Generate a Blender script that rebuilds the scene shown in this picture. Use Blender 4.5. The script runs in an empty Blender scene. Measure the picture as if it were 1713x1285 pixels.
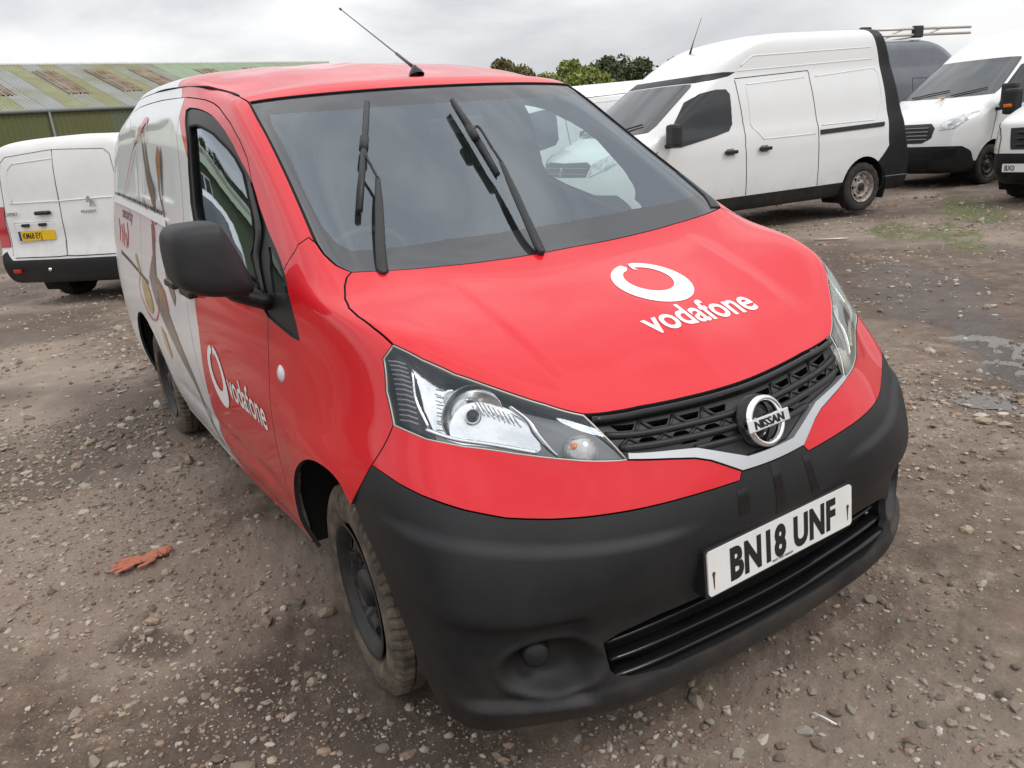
import bpy, math, random
import numpy as np
from mathutils import Vector, Matrix
from mathutils.bvhtree import BVHTree
from mathutils.geometry import delaunay_2d_cdt
random.seed(7); RNG=np.random.default_rng(7)
SC=bpy.context.scene
# ------------------------------------------------------------------ camera
CAMP=np.array([1.872,-1.412,1.473]); YAW,PIT,ROL=[math.radians(a) for a in (148.14,-17.82,-4.96)]
_f=np.array([math.cos(PIT)*math.cos(YAW),math.cos(PIT)*math.sin(YAW),math.sin(PIT)])
_r=np.cross(_f,[0,0,1.]); _r/=np.linalg.norm(_r); _u=np.cross(_r,_f)
_R=math.cos(ROL)*_r+math.sin(ROL)*_u; _U=-math.sin(ROL)*_r+math.cos(ROL)*_u
cam=bpy.data.objects.new('camera',bpy.data.cameras.new('camera')); SC.collection.objects.link(cam)
cam.matrix_world=Matrix(((_R[0],_U[0],-_f[0],CAMP[0]),(_R[1],_U[1],-_f[1],CAMP[1]),(_R[2],_U[2],-_f[2],CAMP[2]),(0,0,0,1)))
cam.data.sensor_width=36; cam.data.lens=1319.4/1713*36; cam.data.clip_start=.02; cam.data.clip_end=3000
SC.camera=cam
# ------------------------------------------------------------------ sky: overcast
W=bpy.data.worlds.new('World'); SC.world=W; W.use_nodes=True
nt=W.node_tree; nt.nodes.clear()
def nd(t,typ,**k):
    n=t.nodes.new(typ)
    for a,b in k.items(): setattr(n,a,b)
    return n
out=nd(nt,'ShaderNodeOutputWorld'); bg=nd(nt,'ShaderNodeBackground'); bg.inputs[1].default_value=.1
sky=nd(nt,'ShaderNodeTexSky',sky_type='NISHITA',sun_disc=False); sky.sun_elevation=math.radians(52); sky.sun_rotation=math.radians(60)
tc=nd(nt,'ShaderNodeTexCoord'); mp=nd(nt,'ShaderNodeMapping'); mp.inputs['Scale'].default_value=(1.6,1.6,5.0)
no=nd(nt,'ShaderNodeTexNoise'); no.inputs['Scale'].default_value=1.7; no.inputs['Detail'].default_value=7; no.inputs['Roughness'].default_value=.52; no.inputs['Distortion'].default_value=.35
cr=nd(nt,'ShaderNodeValToRGB'); e=cr.color_ramp; e.elements[0].position=.36; e.elements[0].color=(.62,.63,.66,1); e.elements[1].position=.62; e.elements[1].color=(1,1,1,1)
nt.links.new(tc.outputs['Generated'],mp.inputs[0]); nt.links.new(mp.outputs[0],no.inputs['Vector']); nt.links.new(no.outputs['Fac'],cr.inputs[0])
# overcast: zenith brighter than horizon (CIE overcast sky)
sx=nd(nt,'ShaderNodeSeparateXYZ'); nt.links.new(tc.outputs['Generated'],sx.inputs[0])
mr=nd(nt,'ShaderNodeMapRange'); mr.inputs['From Min'].default_value=0; mr.inputs['From Max'].default_value=1; mr.inputs['To Min'].default_value=9.6; mr.inputs['To Max'].default_value=19.0
nt.links.new(sx.outputs['Z'],mr.inputs[0])
vm=nd(nt,'ShaderNodeVectorMath',operation='SCALE'); nt.links.new(cr.outputs[0],vm.inputs[0]); nt.links.new(mr.outputs[0],vm.inputs['Scale'])
mx=nd(nt,'ShaderNodeMix',data_type='RGBA'); mx.inputs[0].default_value=.93
nt.links.new(sky.outputs[0],mx.inputs[6]); nt.links.new(vm.outputs[0],mx.inputs[7]); nt.links.new(mx.outputs[2],bg.inputs[0]); nt.links.new(bg.outputs[0],out.inputs[0])
sun=bpy.data.objects.new('sun',bpy.data.lights.new('sun','SUN')); SC.collection.objects.link(sun)
sun.data.energy=1.1; sun.data.angle=math.radians(16); sun.data.color=(1,.97,.93)
_sd=Vector((math.cos(math.radians(52))*math.cos(math.radians(30)),math.cos(math.radians(52))*math.sin(math.radians(30)),math.sin(math.radians(52))))
sun.rotation_euler=_sd.to_track_quat('Z','Y').to_euler()
SC.view_settings.view_transform='Standard'; SC.view_settings.look='None'; SC.view_settings.gamma=1; SC.view_settings.exposure=0
# ------------------------------------------------------------------ materials
M={}
def mat(name,col,rough=.5,metal=0,coat=0,coatr=.05,spec=.5,nscale=0,namt=0,bump=0,bscale=40,col2=None,trans=0,ior=1.45,mp=None,rvar=0):
    m=bpy.data.materials.new(name); m.use_nodes=True; t=m.node_tree; b=t.nodes['Principled BSDF']
    b.inputs['Base Color'].default_value=(*col,1); b.inputs['Roughness'].default_value=rough; b.inputs['Metallic'].default_value=metal
    b.inputs['Coat Weight'].default_value=coat; b.inputs['Coat Roughness'].default_value=coatr; b.inputs['Specular IOR Level'].default_value=spec
    b.inputs['IOR'].default_value=ior; b.inputs['Transmission Weight'].default_value=trans
    c=nd(t,'ShaderNodeTexCoord')
    if nscale:
        n=nd(t,'ShaderNodeTexNoise'); n.inputs['Scale'].default_value=nscale; n.inputs['Detail'].default_value=8; n.inputs['Roughness'].default_value=.62
        t.links.new(c.outputs['Object'],n.inputs['Vector'])
        r=nd(t,'ShaderNodeMapRange'); r.inputs['From Min'].default_value=.42; r.inputs['From Max'].default_value=.68; r.inputs['To Max'].default_value=namt
        t.links.new(n.outputs['Fac'],r.inputs[0])
        x=nd(t,'ShaderNodeMix',data_type='RGBA'); x.inputs[6].default_value=(*col,1); x.inputs[7].default_value=(*(col2 or [v*.5 for v in col]),1)
        t.links.new(r.outputs[0],x.inputs[0]); t.links.new(x.outputs[2],b.inputs['Base Color'])
        if rvar:
            q=nd(t,'ShaderNodeMapRange'); q.inputs['From Min'].default_value=.3; q.inputs['From Max'].default_value=.7; q.inputs['To Min'].default_value=rough-rvar; q.inputs['To Max'].default_value=rough+rvar
            t.links.new(n.outputs['Fac'],q.inputs[0]); t.links.new(q.outputs[0],b.inputs['Roughness'])
    if bump:
        n=nd(t,'ShaderNodeTexNoise'); n.inputs['Scale'].default_value=bscale; n.inputs['Detail'].default_value=5
        t.links.new(c.outputs['Object'],n.inputs['Vector'])
        q=nd(t,'ShaderNodeBump'); q.inputs['Distance'].default_value=bump; q.inputs['Strength'].default_value=1
        t.links.new(n.outputs['Fac'],q.inputs['Height']); t.links.new(q.outputs[0],b.inputs['Normal'])
    M[name]=m; return m
mat('red_vinyl',(.64,.002,.011),rough=.42,coat=.75,coatr=.05,spec=.25,nscale=5,namt=.10,col2=(.55,.006,.015),rvar=.03)
mat('white_vinyl',(.80,.81,.83),rough=.25,coat=.5,coatr=.03,nscale=4,namt=.25,col2=(.56,.58,.60),rvar=.03)
mat('bumper_plastic',(.011,.0115,.013),rough=.47,spec=.42,nscale=9,namt=.5,col2=(.019,.020,.021),bump=.0006,bscale=900,rvar=.05)
mat('black_plastic',(.014,.014,.015),rough=.42,bump=.0004,bscale=700)
mat('dark_plastic',(.020,.020,.022),rough=.55,bump=.0004,bscale=600)
mat('gloss_black',(.008,.008,.009),rough=.12)
mat('frit',(.026,.027,.031),rough=.03,spec=.9,ior=1.56,nscale=6,namt=.4,col2=(.034,.036,.040))
mat('void',(.006,.006,.006),rough=.9)
mat('interior',(.045,.046,.05),rough=.8)
mat('dash_grey',(.10,.105,.11),rough=.7)
mat('bulkhead',(.16,.165,.17),rough=.7)
mat('chrome',(.85,.85,.86),rough=.07,metal=1)
mat('satin_silver',(.60,.61,.62),rough=.33,metal=.75,coat=.4)
mat('reflector',(.88,.89,.90),rough=.13,metal=1,bump=.0012,bscale=30)
mat('reflector_smooth',(.86,.87,.88),rough=.10,metal=1)
mat('lamp_grey',(.22,.225,.23),rough=.35)
mat('white_decal',(.86,.86,.86),rough=.35)
mat('plate_white',(.78,.78,.77),rough=.35,nscale=12,namt=.3,col2=(.6,.58,.54))
mat('plate_yellow',(.80,.50,.01),rough=.35)
mat('plate_black',(.012,.012,.013),rough=.5)
mat('rust',(.16,.055,.015),rough=.9,nscale=60,namt=.9,col2=(.03,.014,.008))
mat('tyre',(.060,.050,.040),rough=.9,nscale=11,namt=1,col2=(.20,.155,.11),bump=.002,bscale=160)
mat('tyre_black',(.022,.021,.020),rough=.8,nscale=9,namt=.8,col2=(.06,.05,.04))
mat('wheel_black',(.016,.016,.018),rough=.5,nscale=12,namt=.7,col2=(.05,.042,.035))
mat('rim_rusty',(.35,.33,.31),rough=.5,metal=.2,nscale=16,namt=.9,col2=(.20,.10,.055))
mat('white_paint',(.76,.765,.765),rough=.32,coat=.6,coatr=.08,nscale=2.2,namt=.15,col2=(.62,.61,.58),rvar=.04)
mat('white_paint_dirty',(.77,.77,.76),rough=.4,coat=.3,coatr=.15,nscale=2.6,namt=.3,col2=(.56,.54,.49))
mat('grey_paint',(.10,.11,.13),rough=.3,coat=.8,coatr=.08,nscale=3,namt=.5,col2=(.15,.16,.17))
mat('dark_glass',(.012,.014,.016),rough=.02,spec=.8)
mat('mid_glass',(.06,.07,.075),rough=.03,spec=.9)
mat('red_lens',(.45,.01,.02),rough=.08,coat=.8)
mat('amber_lens',(.75,.18,.01),rough=.15,coat=.5)
mat('clear_marker',(.70,.72,.72),rough=.15,coat=1)
mat('indicator_lens',(.38,.37,.36),rough=.12,coat=1,metal=.3,nscale=30,namt=.8,col2=(.7,.68,.66))
mat('pale_metal',(.55,.50,.45),rough=.4,metal=.5)
mat('wood_brown',(.14,.10,.065),rough=.5,coat=.4)
mat('skin_tone',(.42,.12,.04),rough=.35,coat=.4,nscale=30,namt=.8,col2=(.10,.05,.03))
mat('print_brown',(.13,.105,.085),rough=.3,coat=.5,nscale=14,namt=.8,col2=(.20,.03,.03))
mat('print_taupe',(.17,.145,.12),rough=.3,coat=.5)
mat('print_red',(.55,.03,.06),rough=.3,coat=.5)
mat('print_yellow',(.55,.40,.10),rough=.3,coat=.5,nscale=22,namt=.8,col2=(.35,.25,.16))
mat('print_plum',(.30,.10,.17),rough=.3,coat=.5)
mat('print_grey',(.42,.44,.47),rough=.3,coat=.7,nscale=6,namt=.7,col2=(.58,.60,.62))
mat('glove',(.48,.16,.09),rough=.8,nscale=20,namt=.6,col2=(.30,.16,.11))
mat('headlamp',(.62,.63,.64),rough=.10,metal=.5,coat=1,nscale=11,namt=1.0,col2=(.12,.13,.14))
mat('headlamp_yellowed',(.60,.58,.48),rough=.25,coat=.8,nscale=9,namt=1.0,col2=(.25,.23,.18))
mat('blue_emblem',(.01,.05,.25),rough=.2)
def dusty(name,z0,z1,amt,col=(.16,.125,.095)):
    m=M[name];t=m.node_tree;b=t.nodes['Principled BSDF'];src=b.inputs['Base Color'].links[0].from_socket if b.inputs['Base Color'].links else None
    c=nd(t,'ShaderNodeTexCoord');s=nd(t,'ShaderNodeSeparateXYZ');t.links.new(c.outputs['Object'],s.inputs[0])
    r=nd(t,'ShaderNodeMapRange');r.inputs['From Min'].default_value=z1;r.inputs['From Max'].default_value=z0;t.links.new(s.outputs['Z'],r.inputs[0])
    n=nd(t,'ShaderNodeTexNoise');n.inputs['Scale'].default_value=6;n.inputs['Detail'].default_value=9;n.inputs['Roughness'].default_value=.72;t.links.new(c.outputs['Object'],n.inputs['Vector'])
    q=nd(t,'ShaderNodeMapRange');q.inputs['From Min'].default_value=.40;q.inputs['From Max'].default_value=.72;q.inputs['To Max'].default_value=amt;t.links.new(n.outputs['Fac'],q.inputs[0])
    k=nd(t,'ShaderNodeMath',operation='MULTIPLY');t.links.new(r.outputs[0],k.inputs[0]);t.links.new(q.outputs[0],k.inputs[1])
    x=nd(t,'ShaderNodeMix',data_type='RGBA');t.links.new(k.outputs[0],x.inputs[0]);x.inputs[7].default_value=(*col,1)
    if src: t.links.new(src,x.inputs[6])
    else: x.inputs[6].default_value=b.inputs['Base Color'].default_value
    t.links.new(x.outputs[2],b.inputs['Base Color'])
    w=nd(t,'ShaderNodeMath',operation='SUBTRACT');w.inputs[0].default_value=b.inputs['Coat Weight'].default_value;t.links.new(k.outputs[0],w.inputs[1]);w.use_clamp=True
    if b.inputs['Coat Weight'].default_value>0: t.links.new(w.outputs[0],b.inputs['Coat Weight'])
dusty('red_vinyl',.18,.62,.75);dusty('white_vinyl',.18,.75,.9);dusty('bumper_plastic',.12,.55,.30);dusty('white_paint',.2,.8,.35);dusty('white_paint_dirty',.2,1.0,.5)
def glass(name,tint,refl_ior=.08,haze=0.0,hcol=(.3,.32,.33)):
    m=bpy.data.materials.new(name); m.use_nodes=True; t=m.node_tree; t.nodes.remove(t.nodes['Principled BSDF']); o=t.nodes['Material Output']
    tr=nd(t,'ShaderNodeBsdfTransparent'); tr.inputs[0].default_value=(*tint,1)
    gl=nd(t,'ShaderNodeBsdfGlossy'); gl.inputs[0].default_value=(.84,.93,1.0,1); gl.inputs['Roughness'].default_value=.012
    ge=nd(t,'ShaderNodeNewGeometry');dt=nd(t,'ShaderNodeVectorMath',operation='DOT_PRODUCT');t.links.new(ge.outputs['Incoming'],dt.inputs[0]);t.links.new(ge.outputs['Normal'],dt.inputs[1])
    ab=nd(t,'ShaderNodeMath',operation='ABSOLUTE');t.links.new(dt.outputs['Value'],ab.inputs[0]);sb=nd(t,'ShaderNodeMath',operation='SUBTRACT');sb.inputs[0].default_value=1;t.links.new(ab.outputs[0],sb.inputs[1])
    pw=nd(t,'ShaderNodeMath',operation='POWER');t.links.new(sb.outputs[0],pw.inputs[0]);pw.inputs[1].default_value=5
    fr=nd(t,'ShaderNodeMapRange');t.links.new(pw.outputs[0],fr.inputs[0]);fr.inputs['To Min'].default_value=refl_ior;fr.inputs['To Max'].default_value=1
    df=nd(t,'ShaderNodeBsdfDiffuse'); df.inputs[0].default_value=(*hcol,1)
    m1=nd(t,'ShaderNodeMixShader'); m1.inputs[0].default_value=haze
    if haze:
        c=nd(t,'ShaderNodeTexCoord'); n=nd(t,'ShaderNodeTexNoise'); n.inputs['Scale'].default_value=3.5; n.inputs['Detail'].default_value=6
        t.links.new(c.outputs['Object'],n.inputs['Vector']); q=nd(t,'ShaderNodeMapRange'); q.inputs['From Min'].default_value=.3; q.inputs['From Max'].default_value=.7; q.inputs['To Min'].default_value=haze*.6; q.inputs['To Max'].default_value=haze*1.4
        t.links.new(n.outputs['Fac'],q.inputs[0]); t.links.new(q.outputs[0],m1.inputs[0])
    t.links.new(tr.outputs[0],m1.inputs[1]); t.links.new(df.outputs[0],m1.inputs[2])
    m2=nd(t,'ShaderNodeMixShader'); t.links.new(fr.outputs[0],m2.inputs[0]); t.links.new(m1.outputs[0],m2.inputs[1]); t.links.new(gl.outputs[0],m2.inputs[2])
    t.links.new(m2.outputs[0],o.inputs[0]); M[name]=m; return m
glass('windscreen_glass',(.84,.93,.915),.185,.03)
glass('side_glass',(.80,.90,.87),.07,.03)
glass('door_glass',(.30,.34,.33),.34,.02)
glass('lens_glass',(.93,.94,.95),.05,.02)
glass('lens_foggy',(.85,.85,.80),.07,.25,(.6,.6,.52))
# ------------------------------------------------------------------ object helpers
def link(name,me,parent=None,mats=()):
    o=bpy.data.objects.new(name,me); SC.collection.objects.link(o)
    if me is not None:
        for m in mats: me.materials.append(M[m] if isinstance(m,str) else m)
    if parent is not None: o.parent=parent
    return o
def tag(o,label=None,cat=None,group=None,kind=None):
    if label: o['label']=label
    if cat: o['category']=cat
    if group: o['group']=group
    if kind: o['kind']=kind
    return o
def empty(name,loc=(0,0,0),rz=0):
    o=bpy.data.objects.new(name,None); SC.collection.objects.link(o); o.location=loc; o.rotation_euler=(0,0,rz); o.empty_display_size=.2; return o
def mesh(name,V,F,mats=(),parent=None,smooth=False,fm=None,normals=None,uvcol=None):
    me=bpy.data.meshes.new(name); me.from_pydata([tuple(map(float,v)) for v in V],[],[tuple(int(i) for i in f) for f in F])
    if fm is not None: me.polygons.foreach_set('material_index',np.array(fm,dtype=np.int32))
    if smooth: me.polygons.foreach_set('use_smooth',np.ones(len(me.polygons),dtype=bool))
    me.update(); 
    if normals is not None: me.normals_split_custom_set([tuple(n) for n in normals])
    return link(name,me,parent,mats)
def npmesh(name,V,F,mats=(),parent=None,smooth=False,fm=None,col=None,colname='Col'):
    """fast: V (n,3), F (m,k) constant k"""
    V=np.asarray(V,np.float32);F=np.asarray(F,np.int32);me=bpy.data.meshes.new(name)
    me.vertices.add(len(V));me.vertices.foreach_set('co',V.ravel());k=F.shape[1]
    me.loops.add(F.size);me.loops.foreach_set('vertex_index',F.ravel());me.polygons.add(len(F));me.polygons.foreach_set('loop_start',np.arange(0,F.size,k,dtype=np.int32))
    if fm is not None: me.polygons.foreach_set('material_index',np.asarray(fm,np.int32))
    me.polygons.foreach_set('use_smooth',np.full(len(F),smooth)); me.update(calc_edges=True)
    if col is not None:
        a=me.color_attributes.new(colname,'FLOAT_COLOR','POINT'); a.data.foreach_set('color',np.asarray(col,np.float32).ravel())
    return link(name,me,parent,mats)
def box(name,c,s,m,parent=None,rot=None,bev=.0,rz=0):
    import bmesh
    bm=bmesh.new(); bmesh.ops.create_cube(bm,size=1); bmesh.ops.scale(bm,vec=s,verts=bm.verts)
    if bev: bmesh.ops.bevel(bm,geom=bm.edges[:],offset=bev,segments=2,profile=.6,affect='EDGES')
    if rot is not None: bmesh.ops.rotate(bm,verts=bm.verts,matrix=rot)
    if rz: bmesh.ops.rotate(bm,verts=bm.verts,matrix=Matrix.Rotation(rz,3,'Z'))
    bmesh.ops.translate(bm,verts=bm.verts,vec=c)
    me=bpy.data.meshes.new(name); bm.to_mesh(me); bm.free()
    return link(name,me,parent,[m])
def crv(N,m=8,closed=False):
    N=np.array(N,float); n=len(N); P=np.vstack([N[-1:],N,N[:2]]) if closed else np.vstack([2*N[0]-N[1],N,2*N[-1]-N[-2]]); o=[]
    for i in range(n if closed else n-1):
        a,b,c,d=P[i:i+4]
        for t in np.linspace(0,1,m,endpoint=False): o.append(.5*((2*b)+(c-a)*t+(2*a-5*b+4*c-d)*t*t+(3*b-a-3*c+d)*t**3))
    if not closed: o.append(N[-1])
    return np.array(o)
def tube(name,pts,r,m,parent=None,seg=8,r2=None,cap=True,flat=None):
    """swept tube through pts; r may be a list; flat=(axis vector, factor) squashes it"""
    P=np.array(pts,float); n=len(P); rr=np.full(n,r) if np.isscalar(r) else np.interp(np.linspace(0,1,n),np.linspace(0,1,len(r)),r)
    T=np.gradient(P,axis=0); T/=np.maximum(np.linalg.norm(T,axis=1,keepdims=True),1e-9)
    up=np.array([0,0,1.]) if abs(T[0,2])<.9 else np.array([1.,0,0])
    V=[];F=[]
    a=np.cross(T[0],up);a/=np.linalg.norm(a)
    for i in range(n):
        a=a-T[i]*(a@T[i]);a/=np.linalg.norm(a);b=np.cross(T[i],a)
        for k in range(seg):
            w=2*math.pi*k/seg; d=(a*math.cos(w)+b*math.sin(w))*rr[i]
            if flat is not None: ax=np.array(flat[0])/np.linalg.norm(flat[0]); d=d-ax*(d@ax)*(1-flat[1])
            V.append(P[i]+d)
    for i in range(n-1):
        for k in range(seg): F.append((i*seg+k,i*seg+(k+1)%seg,(i+1)*seg+(k+1)%seg,(i+1)*seg+k))
    if cap: F.append(tuple(range(seg))[::-1]); F.append(tuple((n-1)*seg+k for k in range(seg)))
    return mesh(name,V,F,[m],parent,smooth=True)
def lathe(name,prof,axis_o,ax,m,parent=None,seg=32,fm=None,mats=None,smooth=True,arc=2*math.pi):
    """prof: list of (along axis, radius)"""
    ax=np.array(ax,float);ax/=np.linalg.norm(ax);u=np.cross(ax,[0,0,1.]) if abs(ax[2])<.9 else np.cross(ax,[1.,0,0]);u/=np.linalg.norm(u);w=np.cross(ax,u)
    V=[];F=[];n=len(prof)
    for k in range(seg):
        t=arc*k/seg
        for (h,r) in prof: V.append(np.array(axis_o)+ax*h+(u*math.cos(t)+w*math.sin(t))*r)
    for k in range(seg):
        q=(k+1)%seg
        for i in range(n-1): F.append((k*n+i,q*n+i,q*n+i+1,k*n+i+1))
    return mesh(name,V,F,mats or [m],parent,smooth=smooth,fm=fm)
# ------------------------------------------------------------------ smooth body surface
def nspline(t,Y,q):
    t=np.asarray(t,float);Y=np.asarray(Y,float);n=len(t);h=np.diff(t)
    A=np.zeros((n,n));B=np.zeros((n,)+Y.shape[1:])
    A[0,0]=2*h[0];A[0,1]=h[0];B[0]=3*(Y[1]-Y[0]);A[-1,-1]=2*h[-1];A[-1,-2]=h[-1];B[-1]=3*(Y[-1]-Y[-2])
    for i in range(1,n-1):
        A[i,i-1]=h[i];A[i,i]=2*(h[i-1]+h[i]);A[i,i+1]=h[i-1];B[i]=3*(h[i]*(Y[i]-Y[i-1])/h[i-1]+h[i-1]*(Y[i+1]-Y[i])/h[i])
    m=np.linalg.solve(A,B.reshape(n,-1)).reshape(Y.shape)
    q=np.asarray(q,float);k=np.clip(np.searchsorted(t,q,side='right')-1,0,n-2)
    hh=h[k];s=(q-t[k])/hh;sh=(len(q),)+(1,)*(Y.ndim-1);s=s.reshape(sh);hh=hh.reshape(sh)
    return (2*s**3-3*s**2+1)*Y[k]+(s**3-2*s**2+s)*hh*m[k]+(-2*s**3+3*s**2)*Y[k+1]+(s**3-s**2)*hh*m[k+1]
def inpoly(P,poly):
    P=np.asarray(P,float);poly=np.asarray(poly,float);x,y=P[:,0],P[:,1];r=np.zeros(len(P),bool);n=len(poly)
    for i in range(n):
        x1,y1=poly[i];x2,y2=poly[(i+1)%n]
        if y1==y2: continue
        c=((y1>y)!=(y2>y))&(x<(x2-x1)*(y-y1)/(y2-y1)+x1); r^=c
    return r
def edged(P,A,B):
    """min distance of points to segments (A,B)"""
    P=np.asarray(P);best=np.full(len(P),1e9)
    for a,b in zip(A,B):
        ab=b-a;t=np.clip(((P-a)@ab)/max(ab@ab,1e-12),0,1);best=np.minimum(best,np.hypot(*(a+t[:,None]*ab-P).T))
    return best
def densify(poly,st,closed=True):
    poly=[np.array(p,float) for p in poly];o=[];n=len(poly)
    for i in range(n if closed else n-1):
        a,b=poly[i],poly[(i+1)%n];k=max(1,int(math.ceil(max(abs(b[0]-a[0])/st[0],abs(b[1]-a[1])/st[1])/.75)))
        for j in range(k): o.append(a+(b-a)*j/k)
    if not closed:o.append(poly[-1])
    return o
class Surf:
    def __init__(s,G,nu=14,nv=12):
        G=np.array(G,float);s.G=G;s.ni,s.nj=G.shape[:2]
        G3=np.concatenate([G[:,3:0:-1]*[1,-1,1],G,G[:,-2:-5:-1]*[1,-1,1]],1);t3=np.arange(-3,s.nj+3)
        s.U=np.linspace(0,s.nj-1,(s.nj-1)*nu+1);s.V=np.linspace(0,s.ni-1,(s.ni-1)*nv+1)
        A=nspline(t3,G3.transpose(1,0,2),s.U);s.P=nspline(np.arange(s.ni),A.transpose(1,0,2),s.V)
        s.P[:,0,1]=0;s.P[:,-1,1]=0;s.P[-1,:,1]=0
        P=s.P;du=np.gradient(P,axis=1);dv=np.gradient(P,axis=0);n=np.cross(du,dv);n/=np.maximum(np.linalg.norm(n,axis=2,keepdims=True),1e-9)
        c=P.mean((0,1));c[1]=0;n*=np.sign((n*(P-c)).sum());n[-1]=[0,0,1];n[:,0,1]=0;n[:,-1,1]=0
        s.N=n/np.maximum(np.linalg.norm(n,axis=2,keepdims=True),1e-9);s._bvh=None
    def ev(s,uv,off=0.0):
        uv=np.atleast_2d(np.asarray(uv,float));sg=np.where(uv[:,0]<0,-1,1);u=np.abs(uv[:,0])
        a=np.clip(u/(s.nj-1)*(len(s.U)-1),0,len(s.U)-1-1e-6);b=np.clip(uv[:,1]/(s.ni-1)*(len(s.V)-1),0,len(s.V)-1-1e-6)
        i=a.astype(int);j=b.astype(int);fa=(a-i)[:,None];fb=(b-j)[:,None]
        L=lambda Q:(Q[j,i]*(1-fa)+Q[j,i+1]*fa)*(1-fb)+(Q[j+1,i]*(1-fa)+Q[j+1,i+1]*fa)*fb
        P=L(s.P);N=L(s.N);N/=np.maximum(np.linalg.norm(N,axis=1,keepdims=True),1e-9)
        X=P+N*(np.asarray(off).reshape(-1,1) if np.ndim(off) else off);X[:,1]*=sg;N=N.copy();N[:,1]*=sg
        return X,N
    def inv(s,pts,axes,ur):
        """uv of points given two world coordinates (axes) restricted to the column range ur"""
        m=(s.U>=ur[0])&(s.U<=ur[1]);Q=s.P[:,m][:,:,list(axes)];Uu=s.U[m];o=[]
        for p in np.atleast_2d(pts):
            d=((Q-p)**2).sum(2);k=np.unravel_index(np.argmin(d),d.shape);u,v=Uu[k[1]],s.V[k[0]]
            for _ in range(6):
                X=s.ev([(u,v),(u+.01,v),(u,v+.01)])[0][:,list(axes)];J=np.stack([(X[1]-X[0])/.01,(X[2]-X[0])/.01],1)
                try: st=np.linalg.solve(J,p-X[0])
                except Exception: break
                st=np.clip(st,-.3,.3);u=float(np.clip(u+st[0],*ur));v=float(np.clip(v+st[1],0,s.ni-1))
            o.append((u,v))
        return o
    def side(s,pts,ur=(3.4,10.0)): return s.inv(pts,(0,2),ur)
    def bvh(s):
        if s._bvh is None:
            nv,nu=s.P.shape[:2];A=s.P[:,::3][::2];B=A*[1,-1,1];V=[];F=[]
            for Q in (s.P,s.P*[1,-1,1]):
                o=len(V);V+=[tuple(p) for p in Q.reshape(-1,3)]
                F+=[(o+i*nu+j,o+i*nu+j+1,o+(i+1)*nu+j+1,o+(i+1)*nu+j) for i in range(nv-1) for j in range(nu-1)]
            s._bvh=BVHTree.FromPolygons(V,F)
        return s._bvh
def cdt(outer,holes,lines,st,keep=None):
    loops=[densify(outer,st)]+[densify(h,st) for h in holes];lin=[densify(l,st,False) for l in lines]
    V=[];E=[];A=[];B=[]
    for L in loops:
        o=len(V);V+=L;n=len(L);E+=[(o+i,o+(i+1)%n) for i in range(n)];A+=L;B+=L[1:]+L[:1]
    nb=len(V)
    for L in lin:
        o=len(V);V+=L;E+=[(o+i,o+i+1) for i in range(len(L)-1)];A+=L[:-1];B+=L[1:]
    Vn=np.array(V);lo=Vn[:nb].min(0);hi=Vn[:nb].max(0)
    gx,gy=np.meshgrid(np.arange(lo[0]+st[0]*.5,hi[0],st[0]),np.arange(lo[1]+st[1]*.5,hi[1],st[1]));g=np.stack([gx.ravel(),gy.ravel()],1)
    if len(g):
        k=inpoly(g,outer)
        for h in holes:k&=~inpoly(g,h)
        g=g[k]
        if len(g): sc=1/np.array(st);g=g[edged(g*sc,np.array(A)*sc,np.array(B)*sc)>.42]
    allv=[Vector((float(a),float(b))) for a,b in V]+[Vector((float(a),float(b))) for a,b in g]
    r=delaunay_2d_cdt(allv,E,[],0,1e-7);P=np.array([(v.x,v.y) for v in r[0]]);T=np.array([f for f in r[2] if len(f)==3])
    ar=np.cross(P[T[:,1]]-P[T[:,0]],P[T[:,2]]-P[T[:,0]]);T[ar<0]=T[ar<0][:,::-1];el=np.stack([((P[T[:,i]]-P[T[:,(i+1)%3]])**2).sum(1) for i in range(3)]).max(0);T=T[abs(ar)>1e-5*el]
    c=P[T].mean(1);k=inpoly(c,outer)
    for h in holes:k&=~inpoly(c,h)
    return P,T[k],c[k]
def build(name,P3,N3,T,fm,mats,parent,thick,gap,inner,backmat,round_=0):
    """closed thin panel from a triangulated surface piece"""
    P3=P3.copy();a,b,c=P3[T[:,0]],P3[T[:,1]],P3[T[:,2]];fn=np.cross(b-a,c-a);T=T.copy()
    if (fn*(N3[T[:,0]]+N3[T[:,1]]+N3[T[:,2]])).sum()<0: T=T[:,::-1]
    ed={}
    for f in T:
        for i in range(3):
            e=(int(f[i]),int(f[(i+1)%3]));ed[e]=1
    be=[e for e in ed if (e[1],e[0]) not in ed]
    ins=np.zeros_like(P3)
    for e in be:
        d=P3[e[1]]-P3[e[0]];l=np.linalg.norm(d)
        if l<1e-9: continue
        w=np.cross(N3[e[0]],d/l);ins[e[0]]+=w;ins[e[1]]+=w
    il=np.linalg.norm(ins,axis=1,keepdims=True);P3=P3+np.where(il>1e-6,ins/np.maximum(il,1e-6),0)*gap
    V=list(P3);F=[tuple(f) for f in T];FM=list(fm);LN=[N3[i] for f in T for i in f]
    if thick:
        n=len(V);V+=list(P3-N3*thick);bi=len(mats)-1 if backmat else 0
        for e in be:
            F.append((e[0],n+e[0],n+e[1],e[1]));FM.append(bi)
            q=np.cross(P3[e[1]]-P3[e[0]],N3[e[0]]);q/=max(np.linalg.norm(q),1e-9)
            LN+=[q]*4
        if inner:
            for f in T: F.append((n+f[0],n+f[2],n+f[1]));FM.append(bi);LN+=[-N3[f[0]],-N3[f[2]],-N3[f[1]]]
    used=sorted({int(i) for f in F for i in f});mp={o:i for i,o in enumerate(used)}
    return mesh(name,[V[i] for i in used],[tuple(mp[int(i)] for i in f) for f in F],mats,parent,smooth=True,fm=FM,normals=LN)
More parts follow.
